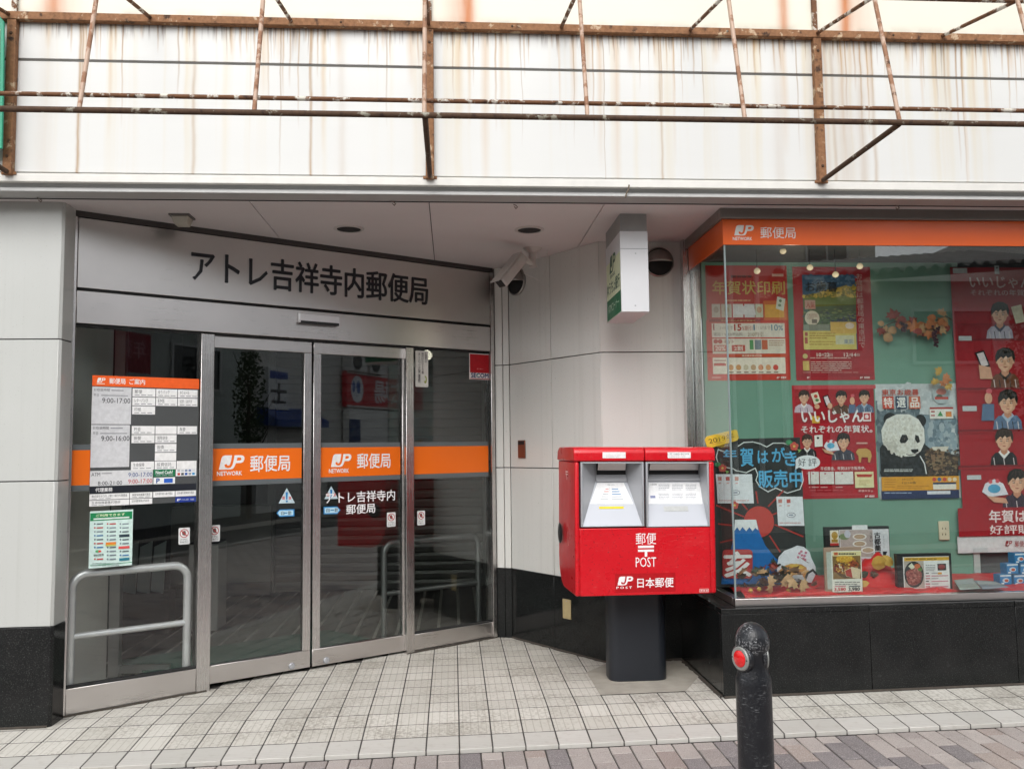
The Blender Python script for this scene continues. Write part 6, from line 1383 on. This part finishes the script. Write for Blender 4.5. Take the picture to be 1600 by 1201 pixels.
mottle(A, 1417, 886, 1440, 913, ['#8c443e', '#a85e56', '#74322e', '#b87a70', '#94504a'], 150, 1.8, 15, lambda x, y: ((x-1428)/11.5)**2+((y-900)/13)**2 < 1)
A.ppoly([(1419, 884), (1424, 879), (1430, 886), (1424, 889)], '#d8dcc4'); A.pell(1433, 884, 5, 4, '#c86a3c', 10); A.pell(1437, 889, 3.4, 3, '#5a7a3c', 9)
A.prect(1464.5, 880, 1478, 890.5, '#26262a'); A.pell(1471, 885, 5.5, 4, '#8c3a38', 12); A.lines(1446, 881, 1461, 892, 4, '#77787c', .4, 2)
for i in range(6): A.prect(1446, 894+i*4.2, 1453 if i % 3 else 1451, 895.6+i*4.2, '#3a3c40' if i % 3 == 0 else '#c2566e'); A.prect(1455, 894+i*4.2, 1481 if i % 2 else 1466, 895.4+i*4.2, '#c8788c' if i % 2 else '#a4a6aa')
A.prect(1465, 893.5, 1471, 896.5, '#e0a030'); A.build(t)
# blue boxes, pamphlets, chestnuts
bxs = ((1572, 913, 'left box of the bottom row'), (1594, 913.5, 'right box of the bottom row'), (1582.5, 896, 'second-layer box'), (1604, 896.5, 'second-layer box cut by the picture edge'), (1595, 879.5, 'topmost box of the pile'))
for x, y, lab in bxs:
    pl = Plane((3.10, 4.605, 0), (math.cos(.12), math.sin(.12), 0)); O = pl.hit(x, y); w, h_, d_ = .076, .058, .05
    t = thing('gift_box', O, 'small blue and white gift box, '+lab, 'box', 'stack of blue gift boxes')
    lp_ = Plane(O, pl.U); m_ = MB(); m_.pbox(lp_, -w/2, 0, w/2, h_, -d_, 0); m_.build('carton', ink('#2f7fb4'), t, bevel=.0015)
    A = Art(lp_, .0006); A.rect(-w/2+.003, .003, w/2-.003, h_-.003, '#2b83c0'); A.rect(-w/2+.003, h_-.012, w/2-.003, h_-.003, '#d6e4ec'); A.ell(0, h_*.42, .022, .013, '#c9dce8'); A.ell(.004, h_*.40, .013, .008, '#c0563c'); A.rect(-.03, .004, -.012, .012, '#e4ecf0'); A.build(t)
fpz = lambda x, y, dz=0: (lambda d: EYE+d*((zf+.034+dz-EYE.z)/d.z))(fw+RT*((x-W/2)/F_PX)+UP*((H/2-y)/F_PX))
for lab, q, c, k in (('pale grey-green pamphlet lying on the red cloth, left of two', ((1490, 906), (1520, 903), (1532, 919), (1500, 921)), '#98a49e', 0), ('blue-grey pamphlet lying on the red cloth, nearer the boxes', ((1521, 906), (1556, 908), (1576, 917), (1536, 920)), '#7c8a92', 1)):
    P_ = [fpz(x, y, .004*k) for x, y in q]; t = thing('pamphlet', P_[0], lab, 'pamphlet', 'pamphlets on the cloth')
    m_ = MB(); m_.prism(P_, (0, 0, .0012)); m_.build('cover', ink(c), t)
    c0_ = [P_[0].lerp(P_[2], .12)+Vector((0, 0, .0018)), P_[1].lerp(P_[3], .12)+Vector((0, 0, .0018)), P_[1].lerp(P_[2], .55)+Vector((0, 0, .0018)), P_[0].lerp(P_[3], .5)+Vector((0, 0, .0018))]
    m_ = MB(); m_.add(c0_, [(0,1,2,3)], ink('#a3aeb0')); m_.build('print', None, t)
for lab, pos_ in (('dark prickly chestnut burrs and leaves on the cloth between the pictures', ((1366, 897), (1374, 905), (1383, 907), (1392, 911), (1398, 915))),):
    t = thing('chestnut_burrs', Plane((0, 4.62, 0), (1, 0, 0)).hit(1380, 912), lab, 'chestnuts')
    pl = Plane((0, 4.62, 0), (1, 0, 0))
    for x, y in pos_:
        O = pl.hit(x, y); b = MB(); rr_ = .021; vs = []; fs = []
        for i in range(60):
            v = Vector((lr.gauss(0, 1), lr.gauss(0, 1), lr.gauss(0, 1))).normalized(); o_ = v.orthogonal().normalized(); k = len(vs)
            vs += [O+v*rr_*.6+o_*.0035, O+v*rr_*.6-o_*.0035, O+v*rr_*1.3]; fs.append((k, k+1, k+2))
        b.add(vs, fs); b.lathe(O-Vector((0, 0, rr_*.75)), [(.001, 0), (rr_*.55, rr_*.2), (rr_*.75, rr_*.75), (rr_*.5, rr_*1.3), (.001, rr_*1.5)], 10); b.build('burr', LEAF[3], t)
    for x, y, s, k, pq in ((1362, 880, .10, 4, 0), (1395, 883, .075, 4, 0), (1360, 925, .08, 4, 0), (1452+5, 912, .05, 0, 0), (1345, 900, .05, 5, 0)):
        leaf(t, pl.off(.03).hit(x, y), s, k, 1, True)
# ---------------------------------------------------------------- the far side of the street (seen in the glass)
def wall_mat(n, c): return mat(n, c, .8, var=.14, scale=1.2, bump=.1, bscale=30)
def bld(label, x0, x1, y, z1, mt, depth=6, z0=-.15, name='building'):
    t = thing(name, ((x0+x1)/2, y-depth/2, z0), label, 'building')
    b = MB(); b.box(x0, y-depth, z0, x1, y, z1); b.build('wall', mt, t); return t
def win(t, x0, z0, x1, z1, y, mullions=1):
    fr = MB(); w = .05
    fr.box(x0, y+.002, z0, x1, y+.05, z0+w); fr.box(x0, y+.002, z1-w, x1, y+.05, z1); fr.box(x0, y+.002, z0+w, x0+w, y+.05, z1-w); fr.box(x1-w, y+.002, z0+w, x1, y+.05, z1-w)
    for i in range(mullions): xm = x0+(x1-x0)*(i+1)/(mullions+1); fr.box(xm-.02, y+.002, z0+w, xm+.02, y+.04, z1-w)
    o = fr.build('window', mat('alu_window_frame', (.55, .56, .55), .45), t)
    b = MB(); b.box(x0+w, y+.001, z0+w, x1-w, y+.012, z1-w); b.build('pane', mat('dark_window_pane', (.02, .024, .026), .08), o)
oy = -4.0
M_SID = mat('grey_green_siding', (.46, .50, .47), .7, var=.1)
ba = bld('one-storey grey siding shop with tiled eave across the street', 5.6, 9.4, oy, 3.9, M_SID, 4)
for i in range(18):
    z = .4+i*.19; b = MB(); b.prism([(5.6, oy+.001, z), (5.6, oy+.016, z), (5.6, oy+.003, z+.185)], (3.8, 0, 0)); b.build('siding_plank', M_SID, ba)
win(ba, 7.3, 2.55, 8.7, 3.45, oy+.02)
M_ROOF = mat('dark_roof_tile', (.06, .062, .06), .6, var=.3)
for i in range(20):
    x = 5.4+i*.21; b = MB(); dz = (x-5.4)*.07; b.tube([(x, oy+.45, 3.86+dz), (x, oy-1.6, 4.45+dz)], .07, 8); b.build('roof_tile', M_ROOF, ba)
b = MB(); b.hexa([(5.3, oy-1.7, 4.36), (9.65, oy-1.7, 4.66), (9.65, oy+.42, 4.05), (5.3, oy+.42, 3.75), (5.3, oy-1.7, 4.44), (9.65, oy-1.7, 4.74), (9.65, oy+.42, 4.13), (5.3, oy+.42, 3.83)]); b.build('roof', M_ROOF, ba)
bb = bld('pale glazed corner shop with white uprights across the street', 2.2, 5.5, oy-.6, 6.2, wall_mat('pale_render', (.55, .54, .50)), 5)
for i in range(8):
    x = 2.35+i*.44; b = MB(); b.box(x, oy-.6, .6, x+.06, oy-.50, 4.3); b.build('upright', mat('white_upright', (.66, .67, .66), .5), bb)
b = MB(); b.box(2.3, oy-.598, .7, 5.4, oy-.58, 4.1); b.build('glazing', mat('far_glazing', (.05, .06, .06), .1), bb)
bc = bld('grey concrete building with upper windows, red shop sign and blue awning', 9.9, 25, oy, 5.2, wall_mat('grey_concrete_far', (.62, .61, .58)), 7)
for x0, x1, z0, z1 in ((10.2, 11.6, 3.9, 4.8), (12.2, 13.8, 4.1, 4.9), (17.2, 19.2, 3.2, 4.4), (20.2, 22.4, 3.2, 4.4)): win(bc, x0, z0, x1, z1, oy+.01)
b = MB(); b.box(12.6, oy+.005, -.1, 18.5, oy+.06, 1.25); b.build('shop_shutter', mat('far_shutter', (.16, .155, .15), .5, metal=.2), bc)
b = MB(); b.box(18.8, oy+.005, -.1, 24.6, oy+.05, 2.7); b.build('shop_shutter', MATS['far_shutter'], bc)
bd = bld('tall beige apartment block behind the shops across the street', 3.0, 10.5, oy-7, 6.9, wall_mat('beige_block', (.58, .54, .47)), 8, name='apartment_building')
for i in range(4): win(bd, 3.6+i*1.7, 5.6, 4.7+i*1.7, 6.8, oy-6.99)
be = bld('white rendered low building across from the pillar', -9, 2.0, oy-.3, 4.0, wall_mat('white_render_far', (.66, .65, .62)), 6)
for x in (-7.5, -5, -2.4, .2): win(be, x, 1.0, x+1.5, 2.4, oy-.29)
bf = bld('grey office building further down the street', 25.4, 46, oy, 6.5, wall_mat('grey_office', (.60, .60, .58)), 8)
for i in range(6): win(bf, 26.2+i*3.1, 3.2, 28.2+i*3.1, 4.6, oy+.01)
# red sign with white emblem: 広場
rs = thing('shop_sign', (14.6, oy+.1, 2.9), 'red shop sign with white lettering across the street', 'sign')
b = MB(); b.box(13.15, oy+.061, 2.42, 17.2, oy+.2, 3.35); b.build('panel', ink('#cc2433'), rs)
sgp = Plane((17.2, oy+.2, 0), (-1, 0, 0)); A = Art(sgp, .003)
A.rect(0, 3.30, 4.05, 3.35, '#d9d6d2'); A.rect(0, 2.42, 4.05, 2.47, '#d9d6d2'); A.text('広場', 1.05, 2.58, 2.7, 3.2, '#e6dcdc', .02); A.ell(3.55, 2.9, .30, .36, '#e2e4e8'); A.ell(3.5, 2.96, .10, .17, '#3f5fa8'); A.ell(3.72, 2.96, .07, .15, '#3f5fa8'); A.build(rs)
wb = thing('shop_fascia', (15, oy+.1, 1.8), 'white shopfront box under the red sign across the street', 'shopfront')
b = MB(); b.box(13.2, oy+.061, 1.3, 18.2, oy+.25, 2.38); b.build('box', mat('far_white_panel', (.78, .77, .74), .6), wb); b = MB(); b.box(13.2, oy+.2505, 1.5, 13.7, oy+.27, 2.1); b.build('poster', ink('#1d3a6c'), wb)
for i, x in enumerate((13.2, 14.1)):
    t = thing('air_conditioner', (x, oy+.2, 3.36), ('right' if i else 'left')+' outdoor air conditioner over the red sign, as mirrored in the door', 'air conditioner', 'air conditioners over the sign')
    b = MB(); b.box(x, oy+.02, 3.36, x+.75, oy+.32, 3.86); b.build('case', M_WHITEP, t); b = MB(); b.lathe((x+.28, oy+.32, 3.61), [(.21, 0), (.21, .015), (.19, .02)], 20, (0, 1, 0)); b.build('fan_grille', M_BLK, t)
ws = thing('wall_sign', (10.5, oy+.1, 2.7), 'white vertical shop sign across the street', 'sign'); b = MB(); b.box(10.1, oy+.001, 2.25, 10.85, oy+.15, 3.2); b.build('panel', ink('#d9dbdc'), ws)
A = Art(Plane((10.85, oy+.15, 0), (-1, 0, 0)), .002); A.rect(.05, 2.95, .7, 3.12, '#2f4c9a'); A.text('士', .1, 2.4, .65, 2.85, '#33353c', .03); A.build(ws)
aw2 = thing('shop_awning', (11.4, oy+.4, 1.9), 'blue shop awning across the street', 'awning'); b = MB(); b.prism([(9.9, oy+.002, 2.3), (9.9, oy+.6, 2.0), (9.9, oy+.6, 1.85), (9.9, oy+.002, 1.9)], (1.9, 0, 0)); b.build('canopy', ink('#123f8c'), aw2)
rf = thing('banner', (5.75, -3.3, 1.5), 'red upright banner with white lettering across the street', 'banner'); b = MB(); b.box(5.35, -3.32, 2.7, 6.15, -3.30, 3.4); b.box(5.35, -3.32, .6, 5.6, -3.30, 2.699); b.build('cloth', ink('#8c2030'), rf); b = MB(); b.tube([(5.3, -3.31, -.15), (5.3, -3.31, 3.5)], .018, 8); b.build('pole', M_SILVER, rf)
A = Art(Plane((6.15, -3.30, 0), (-1, 0, 0)), .002); A.text('年賀', .12, 2.95, .7, 3.28, '#b98a90', .01); A.build(rf)
# street tree
tr_ = thing('street_tree', (8.7, -3.2, -.13), 'slender dark street tree across the road', 'tree')
rg = random.Random(4); b = MB(); b.tube([(8.7, -3.2, -.15), (8.72, -3.2, 1.0), (8.68, -3.22, 1.9), (8.72, -3.2, 2.7)], [.06, .05, .04, .02], 10)
for i in range(9):
    z = 1.2+i*.2; a = rg.uniform(0, 6.3); b.tube([(8.7, -3.2, z), (8.7+.3*math.cos(a), -3.2+.3*math.sin(a), z+.25), (8.7+.5*math.cos(a), -3.2+.5*math.sin(a), z+.6)], [.018, .012, .005], 6)
b.build('trunk', mat('bark', (.06, .045, .035), .9, var=.3), tr_)
vs = []; fs = []
for i in range(800):
    z = rg.uniform(1.5, 3.35); R_ = .36*math.sin(math.pi*min(1, max(.05, (z-.8)/2.9)))**.8; a = rg.uniform(0, 6.3); r_ = R_*math.sqrt(rg.random()); p = Vector((8.7+r_*math.cos(a), -3.2+r_*math.sin(a), z)); v = Vector((rg.gauss(0, 1), rg.gauss(0, 1), rg.gauss(0, 1))).normalized()*.05; w = v.orthogonal().normalized()*.025; k = len(vs); vs += [p-v, p+w, p+v, p-w]; fs.append((k, k+1, k+2, k+3))
b = MB(); b.add(vs, fs); b.build('crown', mat('dark_foliage', (.045, .075, .03), .7, var=.4, scale=8), tr_)['kind'] = 'stuff'
